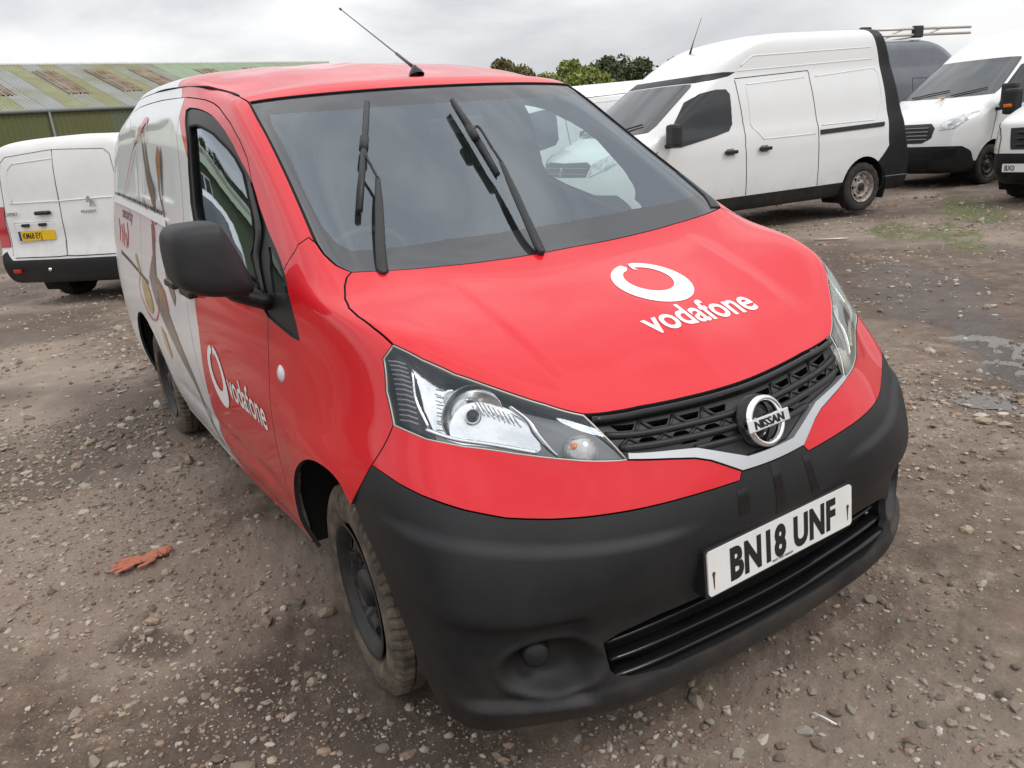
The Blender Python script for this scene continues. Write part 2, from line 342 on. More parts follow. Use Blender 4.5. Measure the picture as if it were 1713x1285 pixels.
def patch(S,name,outer,mats,parent,holes=(),lines=(),step=(.14,.18),off=0,thick=.014,gap=.0022,inner=True,back='interior',region=None,disp=None,flip=1):
    """piece of the body surface given in (u,v); flip=-1 for the other side; mats[0] outer; region(centroids)->material index"""
    P,T,c=cdt(outer,holes,lines,step)
    uv=P*[flip,1]
    X,N=S.ev(uv,off)
    if disp is not None:
        D=lambda q:S.ev(q*[flip,1],off)[0]+S.ev(q*[flip,1])[1]*disp(q)[:,None]
        e=.03;X=D(P);a=D(P+[e,0])-D(P-[e,0]);b=D(P+[0,e])-D(P-[0,e]);n=np.cross(a,b);n/=np.maximum(np.linalg.norm(n,axis=1,keepdims=True),1e-9)
        n*=np.sign((n*N).sum(1,keepdims=True));N=n
    fm=np.zeros(len(T),int) if region is None else region(c)
    ms=[mats] if isinstance(mats,str) else list(mats)
    return build(name,X,N,T,fm,ms+([back] if back else []),parent,thick,gap,inner,bool(back))
def flatpoly(name,pts,origin,ax,ay,m,parent=None,thick=.001,step=None,holes=(),bvh=None,ray=None,off=.001,gap=0):
    """flat polygon(s) in a plane, optionally dropped onto a surface along ray"""
    P,T,c=cdt(pts,holes,[],step or (1e3,1e3));ax=np.array(ax,float);ay=np.array(ay,float);n=np.cross(ax,ay);n/=np.linalg.norm(n)
    X=np.array(origin)+P[:,:1]*ax+P[:,1:2]*ay;N=np.repeat(n[None],len(X),0)
    if bvh is not None: X,N=drop(X,bvh,ray,off)
    return build(name,X,N,T,np.zeros(len(T),int),[m],parent,thick,gap,False,False)
def drop(X,bvh,ray,off):
    r=Vector(ray).normalized();Y=[];NN=[]
    for p in X:
        h=bvh.ray_cast(Vector(p)-r*.5,r)
        if h[0] is None:
            h=bvh.find_nearest(Vector(p))
        n=np.array(h[1]);n=n if n@np.array(r)<0 else -n
        Y.append(np.array(h[0])+n*off);NN.append(n)
    return np.array(Y),np.array(NN)
def text(name,s,size,origin,ax,ay,m,parent=None,bold=0.0,wscale=1.0,ext=.0004,bvh=None,ray=None,off=.0012,align='LEFT',space=1.0,res=4):
    """lettering as a flat relief; ax, ay unit vectors of the baseline and the up direction"""
    cu=bpy.data.curves.new('t','FONT');cu.body=s;cu.size=size;cu.offset=bold;cu.extrude=0 if bvh else ext;cu.resolution_u=res;cu.align_x=align;cu.space_character=space
    ob=bpy.data.objects.new('t',cu);SC.collection.objects.link(ob);dg=bpy.context.evaluated_depsgraph_get();me=bpy.data.meshes.new_from_object(ob.evaluated_get(dg))
    bpy.data.objects.remove(ob);ax=np.array(ax,float);ay=np.array(ay,float);n=np.cross(ax,ay)
    co=np.zeros(len(me.vertices)*3);me.vertices.foreach_get('co',co);co=co.reshape(-1,3)
    X=np.array(origin)+co[:,:1]*wscale*ax+co[:,1:2]*ay+(co[:,2:3]+(0 if bvh else ext))*n
    if bvh: X,_=drop(X,bvh,ray,off)
    me.vertices.foreach_set('co',X.astype(np.float32).ravel());me.update();me.name=name
    return link(name,me,parent,[m])
def spd(pts,n=9,closed=True):
    o=[];m=len(pts)
    for i in range(m if closed else m-1):
        a=np.array(pts[i],float);b=np.array(pts[(i+1)%m],float);k=max(1,int(np.hypot(*(b-a))/.09));k=min(k,n*3)
        o+=[tuple(a+(b-a)*j/k) for j in range(k)]
    return o if closed else o+[tuple(pts[-1])]
def circ(c,r,n=24,ry=None,a0=0): return [(c[0]+r*math.cos(a0+2*math.pi*i/n),c[1]+(ry or r)*math.sin(a0+2*math.pi*i/n)) for i in range(n)]
def zg(x,y):
    d=np.hypot(np.asarray(x)+1,np.asarray(y));t=np.clip((d-4)/6,0,1);return -.11*t*t*(3-2*t)
NV=[
# j: 0 c, 1, 2, 3 corner, 4 sidefront, 5 x-.45, 6 x-1.15, 7 x-2, 8 x-2.8, 9 x-3.35, 10 corner, 11 rear
[(.745,0,.195),(.733,-.28,.195),(.695,-.505,.195),(.605,-.712,.20),(.385,-.808,.205),(-.42,-.765,.20),(-1.15,-.77,.20),(-2.0,-.77,.20),(-2.8,-.775,.22),(-3.37,-.76,.26),(-3.58,-.56,.28),(-3.62,0,.28)],
[(.778,0,.26),(.765,-.28,.26),(.732,-.525,.26),(.628,-.732,.265),(.38,-.818,.27),(-.42,-.785,.26),(-1.15,-.785,.26),(-2.0,-.785,.26),(-2.8,-.79,.28),(-3.37,-.785,.31),(-3.61,-.59,.33),(-3.65,0,.33)],
[(.750,0,.37),(.738,-.28,.37),(.710,-.525,.375),(.632,-.742,.38),(.38,-.832,.39),(-.42,-.815,.37),(-1.15,-.815,.37),(-2.0,-.815,.37),(-2.8,-.82,.39),(-3.37,-.82,.41),(-3.62,-.63,.43),(-3.66,0,.43)],
[(.764,0,.50),(.754,-.28,.50),(.720,-.53,.51),(.630,-.732,.52),(.38,-.842,.55),(-.42,-.835,.52),(-1.15,-.835,.52),(-2.0,-.835,.52),(-2.8,-.84,.54),(-3.37,-.84,.55),(-3.62,-.65,.56),(-3.66,0,.56)],
[(.764,0,.62),(.751,-.24,.63),(.702,-.49,.65),(.590,-.694,.68),(.35,-.848,.72),(-.42,-.85,.68),(-1.15,-.847,.68),(-2.0,-.847,.68),(-2.8,-.85,.70),(-3.37,-.845,.70),(-3.60,-.67,.72),(-3.64,0,.72)],
[(.715,0,.745),(.692,-.24,.755),(.630,-.47,.782),(.497,-.660,.840),(.29,-.80,.87),(-.42,-.845,.84),(-1.15,-.845,.84),(-2.0,-.845,.84),(-2.8,-.845,.86),(-3.37,-.842,.86),(-3.60,-.67,.88),(-3.64,0,.88)],
[(.625,0,.845),(.605,-.22,.850),(.545,-.46,.893),(.390,-.635,1.000),(.19,-.768,1.03),(-.42,-.825,1.00),(-1.15,-.832,1.00),(-2.0,-.83,1.0),(-2.8,-.825,1.02),(-3.37,-.825,1.02),(-3.59,-.66,1.04),(-3.63,0,1.04)],
[(.35,0,.990),(.325,-.24,.993),(.258,-.47,1.031),(.160,-.640,1.096),(.03,-.768,1.099),(-.45,-.800,1.12),(-1.15,-.810,1.14),(-2.0,-.80,1.16),(-2.8,-.795,1.18),(-3.37,-.80,1.18),(-3.58,-.64,1.2),(-3.62,0,1.2)],
[(.02,0,1.118),(.01,-.25,1.122),(-.015,-.48,1.134),(-.06,-.68,1.165),(-.20,-.760,1.18),(-.55,-.770,1.24),(-1.15,-.786,1.26),(-2.0,-.78,1.30),(-2.8,-.77,1.32),(-3.36,-.77,1.32),(-3.56,-.61,1.34),(-3.60,0,1.34)],
[(-.36,0,1.382),(-.37,-.25,1.382),(-.40,-.47,1.386),(-.44,-.662,1.40),(-.58,-.720,1.40),(-.82,-.740,1.42),(-1.2,-.760,1.44),(-2.0,-.755,1.47),(-2.75,-.745,1.49),(-3.32,-.735,1.49),(-3.52,-.58,1.50),(-3.56,0,1.50)],
[(-.727,0,1.641),(-.736,-.25,1.639),(-.765,-.465,1.634),(-.805,-.632,1.624),(-.90,-.684,1.61),(-1.02,-.702,1.605),(-1.30,-.725,1.61),(-2.0,-.722,1.635),(-2.70,-.71,1.65),(-3.22,-.69,1.64),(-3.42,-.54,1.65),(-3.46,0,1.66)],
[(-.86,0,1.685),(-.87,-.22,1.683),(-.90,-.42,1.675),(-.95,-.565,1.663),(-1.04,-.625,1.675),(-1.18,-.655,1.69),(-1.45,-.672,1.715),(-2.0,-.670,1.74),(-2.65,-.655,1.75),(-3.1,-.60,1.745),(-3.28,-.46,1.75),(-3.32,0,1.76)],
[(-1.15,0,1.75),(-1.155,-.15,1.748),(-1.17,-.28,1.742),(-1.20,-.40,1.738),(-1.27,-.48,1.745),(-1.4,-.53,1.760),(-1.6,-.55,1.785),(-2.05,-.55,1.805),(-2.55,-.53,1.815),(-2.85,-.46,1.81),(-2.98,-.28,1.815),(-3.0,0,1.82)],
[(-1.45,0,1.79),(-1.45,0,1.79),(-1.46,0,1.79),(-1.48,0,1.795),(-1.53,0,1.80),(-1.63,0,1.81),(-1.8,0,1.825),(-2.1,0,1.845),(-2.4,0,1.85),(-2.6,0,1.85),(-2.7,0,1.85),(-2.75,0,1.848)],
]

NV=np.array(NV)
for (i_,j_),dz in {(6,2):-.0019,(6,3):-.0071,(7,1):.0011,(7,2):.0048,(7,3):-.0088,(7,4):-.0019,(8,1):.0006,(8,2):.0091,(8,3):.0044,(9,3):-.0011}.items(): NV[i_,j_,2]+=dz   # fair the bonnet
S=Surf(NV); BV=S.bvh()
van=empty('delivery_van',(0,0,0)); tag(van,'red and white panel van in the foreground with a white emblem on its bonnet','van')
def xz(*pts): return S.side(pts)
BND=[(.16,-1.40),(.52,-1.39),(.83,-1.27),(.96,-1.275),(1.24,-1.25),(1.45,-1.265),(1.51,-1.33),(1.69,-1.51),(1.75,-1.586),(1.80,-1.66)]
def redwhite(flip=1):
    zb=[b[0] for b in BND];xb=[b[1] for b in BND]
    def f(c):
        X=S.ev(c)[0];return (X[:,0]<np.interp(X[:,2],zb,xb)).astype(int)
    return f
def bline(z0,z1):
    zs=np.linspace(z0,z1,14);return S.side([(np.interp(z,[b[0] for b in BND],[b[1] for b in BND]),z) for z in zs])
HOODREAR=[(0,8.06),(1.1,8.045),(1.8,8.02),(2.5,7.965),(2.97,7.945)]
HOODSIDE=[(2.97,7.945),(3.12,7.86),(3.30,7.70),(3.555,7.395),(3.72,7.05),(3.765,6.746),(3.73,6.40),(3.648,6.09)]
HLTOP=[(3.648,6.09),(3.38,5.935),(3.05,5.85),(2.75,5.87),(2.48,5.905),(2.19,5.935),(1.86,5.905)]
LEAD=[(1.86,5.905),(1.55,5.96),(1.26,5.995),(.69,6.0),(0,6.0)]
HLREAR=[(3.84,5.055),(3.872,5.43),(3.82,5.85),(3.648,6.09)]
HLBOT=[(1.605,5.052),(2.14,5.035),(2.61,4.992),(3.13,4.962),(3.54,4.98),(3.84,5.055)]
BLACKTOP=[(4.018,4.466),(3.80,4.36),(3.62,4.304),(3.24,4.23),(2.85,4.185),(2.46,4.20),(1.89,4.25),(1.27,4.29),(.52,4.34)]
VOUT=[(.46,4.477),(.76,4.77),(.92,4.87),(1.20,4.955),(1.605,5.052)]
VIN=[(.33,4.70),(.52,4.83),(.72,4.97),(.87,5.075),(1.15,5.13),(1.60,5.20)]
SEAMFB=[(3.84,5.055),(4.018,4.466)]+xz((.24,.672))
ARCHB=xz((.24,.672),(.275,.61),(.312,.54),(.345,.475),(.375,.42),(.400,.36),(.418,.30))+[(3.86,.55),(3.84,0.03)]
PSEAM=[(3.21,8.33),(3.30,8.385),(3.655,8.30),(4.0,8.13),(4.20,8.0),(4.40,7.80),(4.53,7.60)]
ARCHF=xz((.24,.672),(.173,.712),(.075,.720),(-.045,.698),(-.182,.628),(-.289,.538),(-.355,.44),(-.390,.33),(-.400,.25))
DFRONT=[(4.909,6.18)]+xz((-.362,.94),(-.37,.84),(-.395,.70),(-.435,.57),(-.47,.42),(-.49,.30))
WSIDE=[(3.05,10.0),(3.03,9.7),(3.03,9.37),(3.08,8.96),(3.15,8.57),(3.21,8.33)]
WLOW=[(3.21,8.33),(3.20,8.2),(3.12,8.05),(2.97,7.945)]
RSEAM=[(4.24,8.95),(4.02,9.22),(3.98,9.45),(4.10,9.75),(4.50,10.09),(4.95,10.34),(5.359,10.515),(6.0,10.67),(6.9,10.71),(7.733,10.68),(8.0,10.58),(8.12,10.40)]
def mirror_half(h): return h+[(-u,v) for u,v in h[::-1] if abs(u)>1e-6]
def sm(x,a,b): t=np.clip((x-a)/(b-a),0,1);return t*t*(3-2*t)
# ---- bonnet
def hood_disp(q):
    u=np.abs(q[:,0]);v=q[:,1];f=sm(v,6.15,6.6)*(1-sm(v,7.55,7.9));return .006*(1-sm(u,1.72,1.92))*f
hood=patch(S,'bonnet',mirror_half(LEAD[::-1]+HLTOP[::-1][1:]+HOODSIDE[::-1][1:]+HOODREAR[::-1][1:]),['red_vinyl'],van,step=(.12,.10),disp=hood_disp,thick=.02,gap=.003)
# ---- lower bumper
def bump_disp(q):
    u=np.abs(q[:,0]);v=q[:,1];d=.010*sm(u,.9,1.5)*(1-sm(v,3.72,3.90))*(1-sm(u,3.7,4.2))*sm(v,2.4,3.0)
    d=d-.019*sm(u,2.02,2.22)*(1-sm(u,3.15,3.75))*(1-sm(v,2.60,2.86))*sm(v,1.0,1.28)           # recess zone round the fog lamp
    e=((u-2.48)/.46)**2+((v-1.86)/.50)**2;d=d-.046*(1-sm(e,.10,1.25))                            # fog lamp bowl
    e2=np.sqrt(((u-2.48)/.50)**2+((v-1.84)/.54)**2);d=d+.004*np.exp(-((e2-1.08)/.12)**2)
    d=d+.003*sm(v,.55,.95)*(1-sm(v,1.15,1.35))*(1-sm(u,3.4,3.9))
    return d
intake=mirror_half([(0,1.27),(.7,1.245),(1.33,1.265),(1.73,1.385),(1.87,1.5),(1.93,1.64),(1.95,2.14),(1.78,2.235),(1.33,2.32),(.91,2.32),(0,2.32)])
bumper=patch(S,'front_bumper',mirror_half([(0,0.0)]+[(2,0.0),(3.2,0.0)]+ARCHB[::-1]+[(4.018,4.466)]+BLACKTOP[1:]+[(.46,4.477),(0,4.477)]),['bumper_plastic'],van,holes=[intake],step=(.055,.06),disp=bump_disp,thick=.02,gap=.0018)
for fl in (1,-1):
    patch(S,'bumper_cover',SEAMFB[:2]+BLACKTOP[1:]+VOUT+HLBOT[1:],['red_vinyl'],van,step=(.12,.10),flip=fl,gap=.0018)
# dark reflection of a standing person, painted as stripes on the bumper
for pts,nm in (([(.60,4.20),(.60,3.75),(.45,3.75),(.46,4.22)],'painted_reflection'),([(-.03,4.45),(-.03,3.50),(.10,3.50),(.09,4.45)],'painted_reflection'),([(-.40,4.32),(-.44,3.50),(-.56,3.50),(-.50,4.30)],'painted_reflection')):
    patch(S,nm,pts,['gloss_black'],bumper,step=(.1,.1),thick=0,inner=False,back=None,gap=0,disp=lambda q:bump_disp(q)+.0008)
# intake interior
patch(S,'intake_backing',[(p[0]*1.12,1.75+(p[1]-1.75)*2.2) for p in intake],['void'],bumper,step=(.3,.3),off=-.075,thick=0,inner=False,back=None,gap=0)
q=np.linspace(-2.1,2.1,30);A_,n_=S.ev(np.stack([q,np.interp(np.abs(q),[0,1.3,1.95],[1.20,1.22,1.45])],1),-.006);Bk=A_-n_*.16;Bk[:,2]=A_[:,2]-.01
mesh('intake_floor',np.vstack([A_,Bk]),[(i,i+1,31+i,30+i) for i in range(29)],['void'],bumper)
for v0,v1,o,r in ((2.10,2.02,-.028,.007),(1.78,1.77,-.018,.008),(1.49,1.50,-.010,.006)):
    q=np.linspace(-1.9,1.9,40);P,_=S.ev(np.stack([q,np.interp(np.abs(q),[0,1.9],[v0,v1])],1),o-.010)
    tube('slat',P,.019,'gloss_black',bumper,seg=10,flat=((0,0,1),.34))
# ---- grille
VI=VIN[::-1]
grout=mirror_half([(0,4.705)]+VIN+[(1.78,5.62),(1.86,5.895)]+[(1.55,5.95),(1.26,5.985),(.69,5.99),(0,5.99)])
holes=[]
def trap(u0,u1,v0,v1,sl,up=True):
    w=(u1-u0);return [(u0,v0),(u1,v0),(u1-w*sl,v1),(u0+w*sl,v1)] if up else [(u0+w*sl,v0),(u1-w*sl,v0),(u1,v1),(u0,v1)]
for k in range(-4,5):
    if abs(k)<=3 or True:
        c=k*.375
        if abs(c)>.18 and abs(c)<1.62: holes.append(trap(c-.13,c+.13,5.72,5.83,.22,False) )
    c=(k+.5)*.375
    if .3<abs(c)<1.55: holes.append(trap(c-.13,c+.13,5.425,5.535,.30,True))
for c in (-.52,-.86,.52,.86):
    holes.append(trap(c-.12,c+.12,5.13 if abs(c)<.7 else 5.2,5.235 if abs(c)<.7 else 5.26,.3,True))
grille=patch(S,'grille',grout,['black_plastic'],van,holes=holes,step=(.15,.12),off=-.020,thick=.02,back='black_plastic',gap=0)
patch(S,'grille_backing',grout,['void'],grille,step=(.3,.3),off=-.06,thick=0,inner=False,back=None,gap=0)
for (vv,um) in ((5.625,1.72),(5.33,1.62),(5.06,.82)):
    q=np.linspace(-um,um,40);P,_=S.ev(np.stack([q,np.full(40,vv)],1),-.018);tube('grille_bar',P,.0085,'black_plastic',grille,seg=8)
for k in range(-5,6):
    c=(k+.5)*.375
    for s in (-1,1):
        a=(c,5.86);b=(c+s*.10,5.66)
        if .25<abs(c)<1.6:
            P,_=S.ev([a,b],-.019);tube('grille_rib',P,.0045,'black_plastic',grille,seg=5)
    c=k*.375
    for s in (-1,1):
        if .25<abs(c)<1.55:
            P,_=S.ev([(c,5.56),(c+s*.11,5.37)],-.019);tube('grille_rib',P,.0045,'black_plastic',grille,seg=5)
q=np.linspace(-1.80,1.80,50);P,_=S.ev(np.stack([q,np.interp(np.abs(q),[0,.7,1.26,1.55,1.85],[5.94,5.94,5.935,5.90,5.85])],1),-.008);tube('grille_frame',P,.0095,'gloss_black',grille,seg=8)
patch(S,'grille_surround',mirror_half([(0,4.477)]+VOUT+VI+[(0,4.70)]),['satin_silver'],van,step=(.1,.08),disp=lambda q:.004+0*q[:,0],thick=.024,back='satin_silver',gap=.002)
# ---- badge
bc=np.array([.712,0,.772]);bx=np.array([0,1.,0]);bn=np.array([.955,0,.296]);by=np.cross(bn,bx);
badge=lathe('badge',[(.000,.047),(.008,.049),(.012,.054),(.008,.0605),(.000,.062),(-.006,.062),(-.006,.047),(.000,.047)],bc,bn,'chrome',van,seg=48)
lathe('badge_base',[(-.008,0.0001),(-.008,.064),(-.03,.066)],bc,bn,'gloss_black',badge,seg=32)
def obox(name,c,ax,ay,az,s,m,parent,bev=.2):
    R=Matrix((tuple(ax),tuple(ay),tuple(az))).transposed();return box(name,tuple(c),s,m,parent,rot=R,bev=min(s)*bev)
obox('badge_bar',bc+bn*.008,bx,by,bn,(.142,.031,.014),'chrome',badge)
text('badge_lettering','NISSAN',.027,bc+bn*.0155-by*.0095,bx,by,'gloss_black',badge,bold=.0006,wscale=1.12,ext=.0006,align='CENTER',res=2)
# ---- number plate
pc=np.array([.7775,0,.489]);pn=np.array([.998,0,.06]);py=np.cross(pn,bx)
def rrect(w,h,r,n=4):
    o=[]
    for cx,cy,a in ((w/2-r,h/2-r,0),(-w/2+r,h/2-r,90),(-w/2+r,-h/2+r,180),(w/2-r,-h/2+r,270)):
        o+=[(cx+r*math.cos(math.radians(a+90*i/n)),cy+r*math.sin(math.radians(a+90*i/n))) for i in range(n+1)]
    return o
plate=flatpoly('number_plate',rrect(.52,.111,.010),pc,bx,py,'plate_white',van,thick=.006)
flatpoly('plate_holder',rrect(.535,.124,.012),pc-pn*.004,bx,py,'black_plastic',plate,thick=.03)
text('plate_lettering','BN18 UNF',.108,pc-py*.0375+pn*.0004,bx,py,'plate_black',plate,bold=.0050,wscale=.73,ext=.0003,align='CENTER',space=1.08)
text('plate_small_print','WEST WAY NISSAN',.0085,pc-py*.049+pn*.0004-bx*.01,bx,py,'plate_black',plate,ext=.0002,align='CENTER',res=2)
for s in (-1,1):
    flatpoly('rust_stain',circ((s*.243,-.002),.0052,14,.006)+[],pc+pn*.0006,bx,py,'rust',plate,thick=.0004)
    flatpoly('rust_run',[(s*.243-.004,-.004),(s*.243+.0035,-.004),(s*.243+.0018,-.036),(s*.243-.001,-.042)],pc+pn*.0003,bx,py,'rust_faint' if 'rust_faint' in M else 'rust',plate,thick=.0002)
# ---- headlights
CH=[(3.62,5.90),(3.38,5.895),(3.19,5.83),(2.83,5.835),(2.50,5.84),(2.38,5.56),(2.37,5.15),(2.42,5.08),(2.634,5.065),(3.13,5.03),(3.50,5.07),(3.60,5.31)]
for fl in (1,-1):
    hl=patch(S,'headlight',HLREAR[:-1]+HLTOP+[(1.78,5.62)]+HLBOT[:-1],['lens_glass' if fl>0 else 'lens_foggy'],van,step=(.14,.12),off=-.001,thick=0,inner=False,back=None,flip=fl,gap=.003)
    full=HLREAR[:-1]+HLTOP+[(1.78,5.62)]+HLBOT[:-1]
    cx,cy=2.8,5.45
    def tub(q,fl=fl):
        return -.008-.050*np.clip(1-((q[:,0]-2.85)/1.25)**2,0.05,1)
    patch(S,'lamp_housing',full,['lamp_grey','reflector','dark_plastic'],hl,step=(.09,.08),thick=0,inner=False,back=None,gap=.004,disp=tub,flip=fl,lines=[CH+CH[:1]],
      region=lambda c:np.where(inpoly(c,CH),1,np.where(c[:,0]>3.5,2,0)))
    rim=S.ev(np.array(densify(full,(.1,.1)))*[fl,1],-.004)[0];tube('lamp_rim',np.vstack([rim,rim[:1]]),.0022,'pale_metal',hl,seg=6,cap=False)
    # dish reflector with a bulb
    def at(u,v,o): 
        X,N=S.ev([(u*fl,v)],o);return X[0],N[0]
    c0,n0=at(2.98,5.42,-.062);ax=np.array([.93,-.28*fl,.22]);ax/=np.linalg.norm(ax)
    lathe('dish',[(.016,.070),(.014,.068),(.006,.054),(-.002,.036),(-.008,.020),(-.008,.012)],c0,ax,'reflector_smooth',hl,seg=40)
    lathe('bulb_ring',[(.002,.012),(.012,.019),(.018,.019),(.012,.012)],c0+ax*.0,ax,'chrome',hl,seg=24)
    lathe('bulb',[(-.006,.010),(.018,.010),(.028,.006),(.030,.0005)],c0,ax,'dark_plastic',hl,seg=16)
    c1,_=at(3.17,5.60,-.046);lathe('bulb_ring',[(-.004,.010),(.002,.017),(.004,.017),(.002,.010),(.0,.0005)],c1,ax,'reflector',hl,seg=20)
    for k in range(9):   # ribbed strip above the beam reflector
        uu=2.92-k*.045;P,_=S.ev([(uu*fl,5.64-k*.006),((uu-.03)*fl,5.50-k*.006)],-.030);tube('reflector_rib',P,.0016,'lamp_grey',hl,seg=4)
    for k in range(6):
        uu=3.45-k*.02;P,_=S.ev([(uu*fl,5.12+k*.10),((uu-.10)*fl,5.13+k*.10)],-.034);tube('reflector_rib',P,.0016,'lamp_grey',hl,seg=4)
    # curved bright blade dividing the beam from the indicator
    q=crv([(2.55,5.74),(2.44,5.60),(2.40,5.40),(2.32,5.20),(2.24,5.07)],6);P,_=S.ev(q*[fl,1],-.020);tube('trim_blade',P,[.003,.0045,.006,.005,.003],'reflector_smooth',hl,seg=8,flat=((1,0,.3),2.2))
    q=crv([(2.42,5.07),(2.8,5.055),(3.2,5.04),(3.55,5.09)],8);P,_=S.ev(q*[fl,1],-.014);tube('trim_blade',P,.005,'reflector',hl,seg=8)
    q=crv([(3.52,5.12),(3.62,5.4),(3.58,5.75)],8);P,_=S.ev(q*[fl,1],-.016);tube('trim_blade',P,.0035,'reflector',hl,seg=8)
    # ribbed side marker at the outer end
    for k in range(13):
        vv=5.13+k*.058;P,_=S.ev([(3.80*fl,vv),(3.71*fl,vv+.015),(3.62*fl,vv)],-.010);tube('lens_rib',P,.0022,'lamp_grey',hl,seg=5)
    # indicator bowl
    c2,n2=at(1.99,5.22,-.034);lathe('indicator',[(-.004,.040),(.010,.037),(.019,.024),(.023,.010),(.024,.0005)],c2,n2,'indicator_lens',hl,seg=28)
    for k in range(7):
        dz=-.030+k*.010;w=math.sqrt(max(.038**2-dz**2,1e-6));t_=np.array([-n2[1],n2[0],0]);t_/=np.linalg.norm(t_);up=np.cross(n2,t_);up=up if up[2]>0 else -up
        P=[c2+up*dz+t_*w*s*.8+n2*(.022-.35*(dz*dz+(w*s*.8)**2)/.04) for s in np.linspace(-1,1,9)];tube('lens_rib',P,.0014,'lamp_grey',hl,seg=4)
    c3,n3=at(2.06,5.30,-.022);lathe('indicator_bulb',[(0,.010),(.008,.008),(.010,.0005)],c3,n3,'amber_lens',hl,seg=14)
# ---- wings, pillars, doors, sides
BOT=[(-.488,.25),(-.400,.25)]
belt=S.side([(-1.235,1.243),(-1.05,1.185),(-.85,1.135),(-.62,1.085),(-.40,1.045)],(4.5,7))
WTOP=[(4.27,8.94),(4.335,9.195),(4.40,9.42),(4.55,9.62),(4.80,9.80),(5.119,9.98),(5.45,10.13),(5.708,10.227),(5.95,10.28),(6.06,10.22)]
WREAR=[(6.085,9.9),(6.08,9.467),(6.143,8.867),(6.16,8.308),(6.118,7.844)]
WFRONT=[(4.53,7.60),(4.50,8.0),(4.493,8.258),(4.40,8.62),(4.27,8.94)]
QEDGE=[(4.53,7.60),(4.585,7.0),(4.594,6.512),(4.58,5.87)]
QBOT=[(4.58,5.87),(4.66,5.915),(4.909,6.18)]
DREAR=S.side([(-1.38,.285),(-1.41,.45),(-1.43,.7),(-1.43,1.0),(-1.41,1.2),(-1.42,1.4),(-1.46,1.55)],(5,7.5))
DTOP=[(6.12,10.69)]
SREAR=S.side([(-2.28,.285),(-2.31,.45),(-2.345,.60),(-2.42,.75),(-2.465,.88),(-2.47,1.1),(-2.47,1.3),(-2.465,1.5)],(6.5,8.9))
RARCH=S.side([(-2.725-.405*math.cos(a),.30+.405*math.sin(a)) for a in np.linspace(math.pi+.15,-.15,16)],(6.8,9.3))
def blank_disp(q):
    X=S.ev(q)[0];x=X[:,0];z=X[:,2];a=(1-sm(x,-1.62,-1.56))*sm(x,-2.43,-2.39);b=(1-sm(x,-2.56,-2.52))*sm(x,-3.30,-3.24)
    d=-.009*(a+b)*sm(z,1.30,1.33)*(1-sm(z,1.60,1.63))
    d=d+.006*np.exp(-((z-np.interp(x,[-3.3,-1.5],[1.285,1.215]))/.012)**2)*(1-sm(x,-1.75,-1.65))
    d=d-.008*np.exp(-((z-.43)/.03)**2)*(1-sm(x,-.7,-.55))*sm(x,-2.2,-2.0)
    return d
def front_side_disp(q):
    X=S.ev(q)[0];x=X[:,0];z=X[:,2]
    return -.007*np.exp(-((z-.42)/.035)**2)*(1-sm(x,-.65,-.5))
def wing_disp(q):
    X=S.ev(q)[0];x=X[:,0];z=X[:,2];r=np.hypot(x-.02,z-.30)
    return .010*(1-sm(r,.40,.52))*sm(z,.25,.4)*(1-sm(z,.80,.92))
def freeedge(uv): return (uv[:,1]>12.99)|(uv[:,0]>10.99)|(uv[:,0]<-10.99)
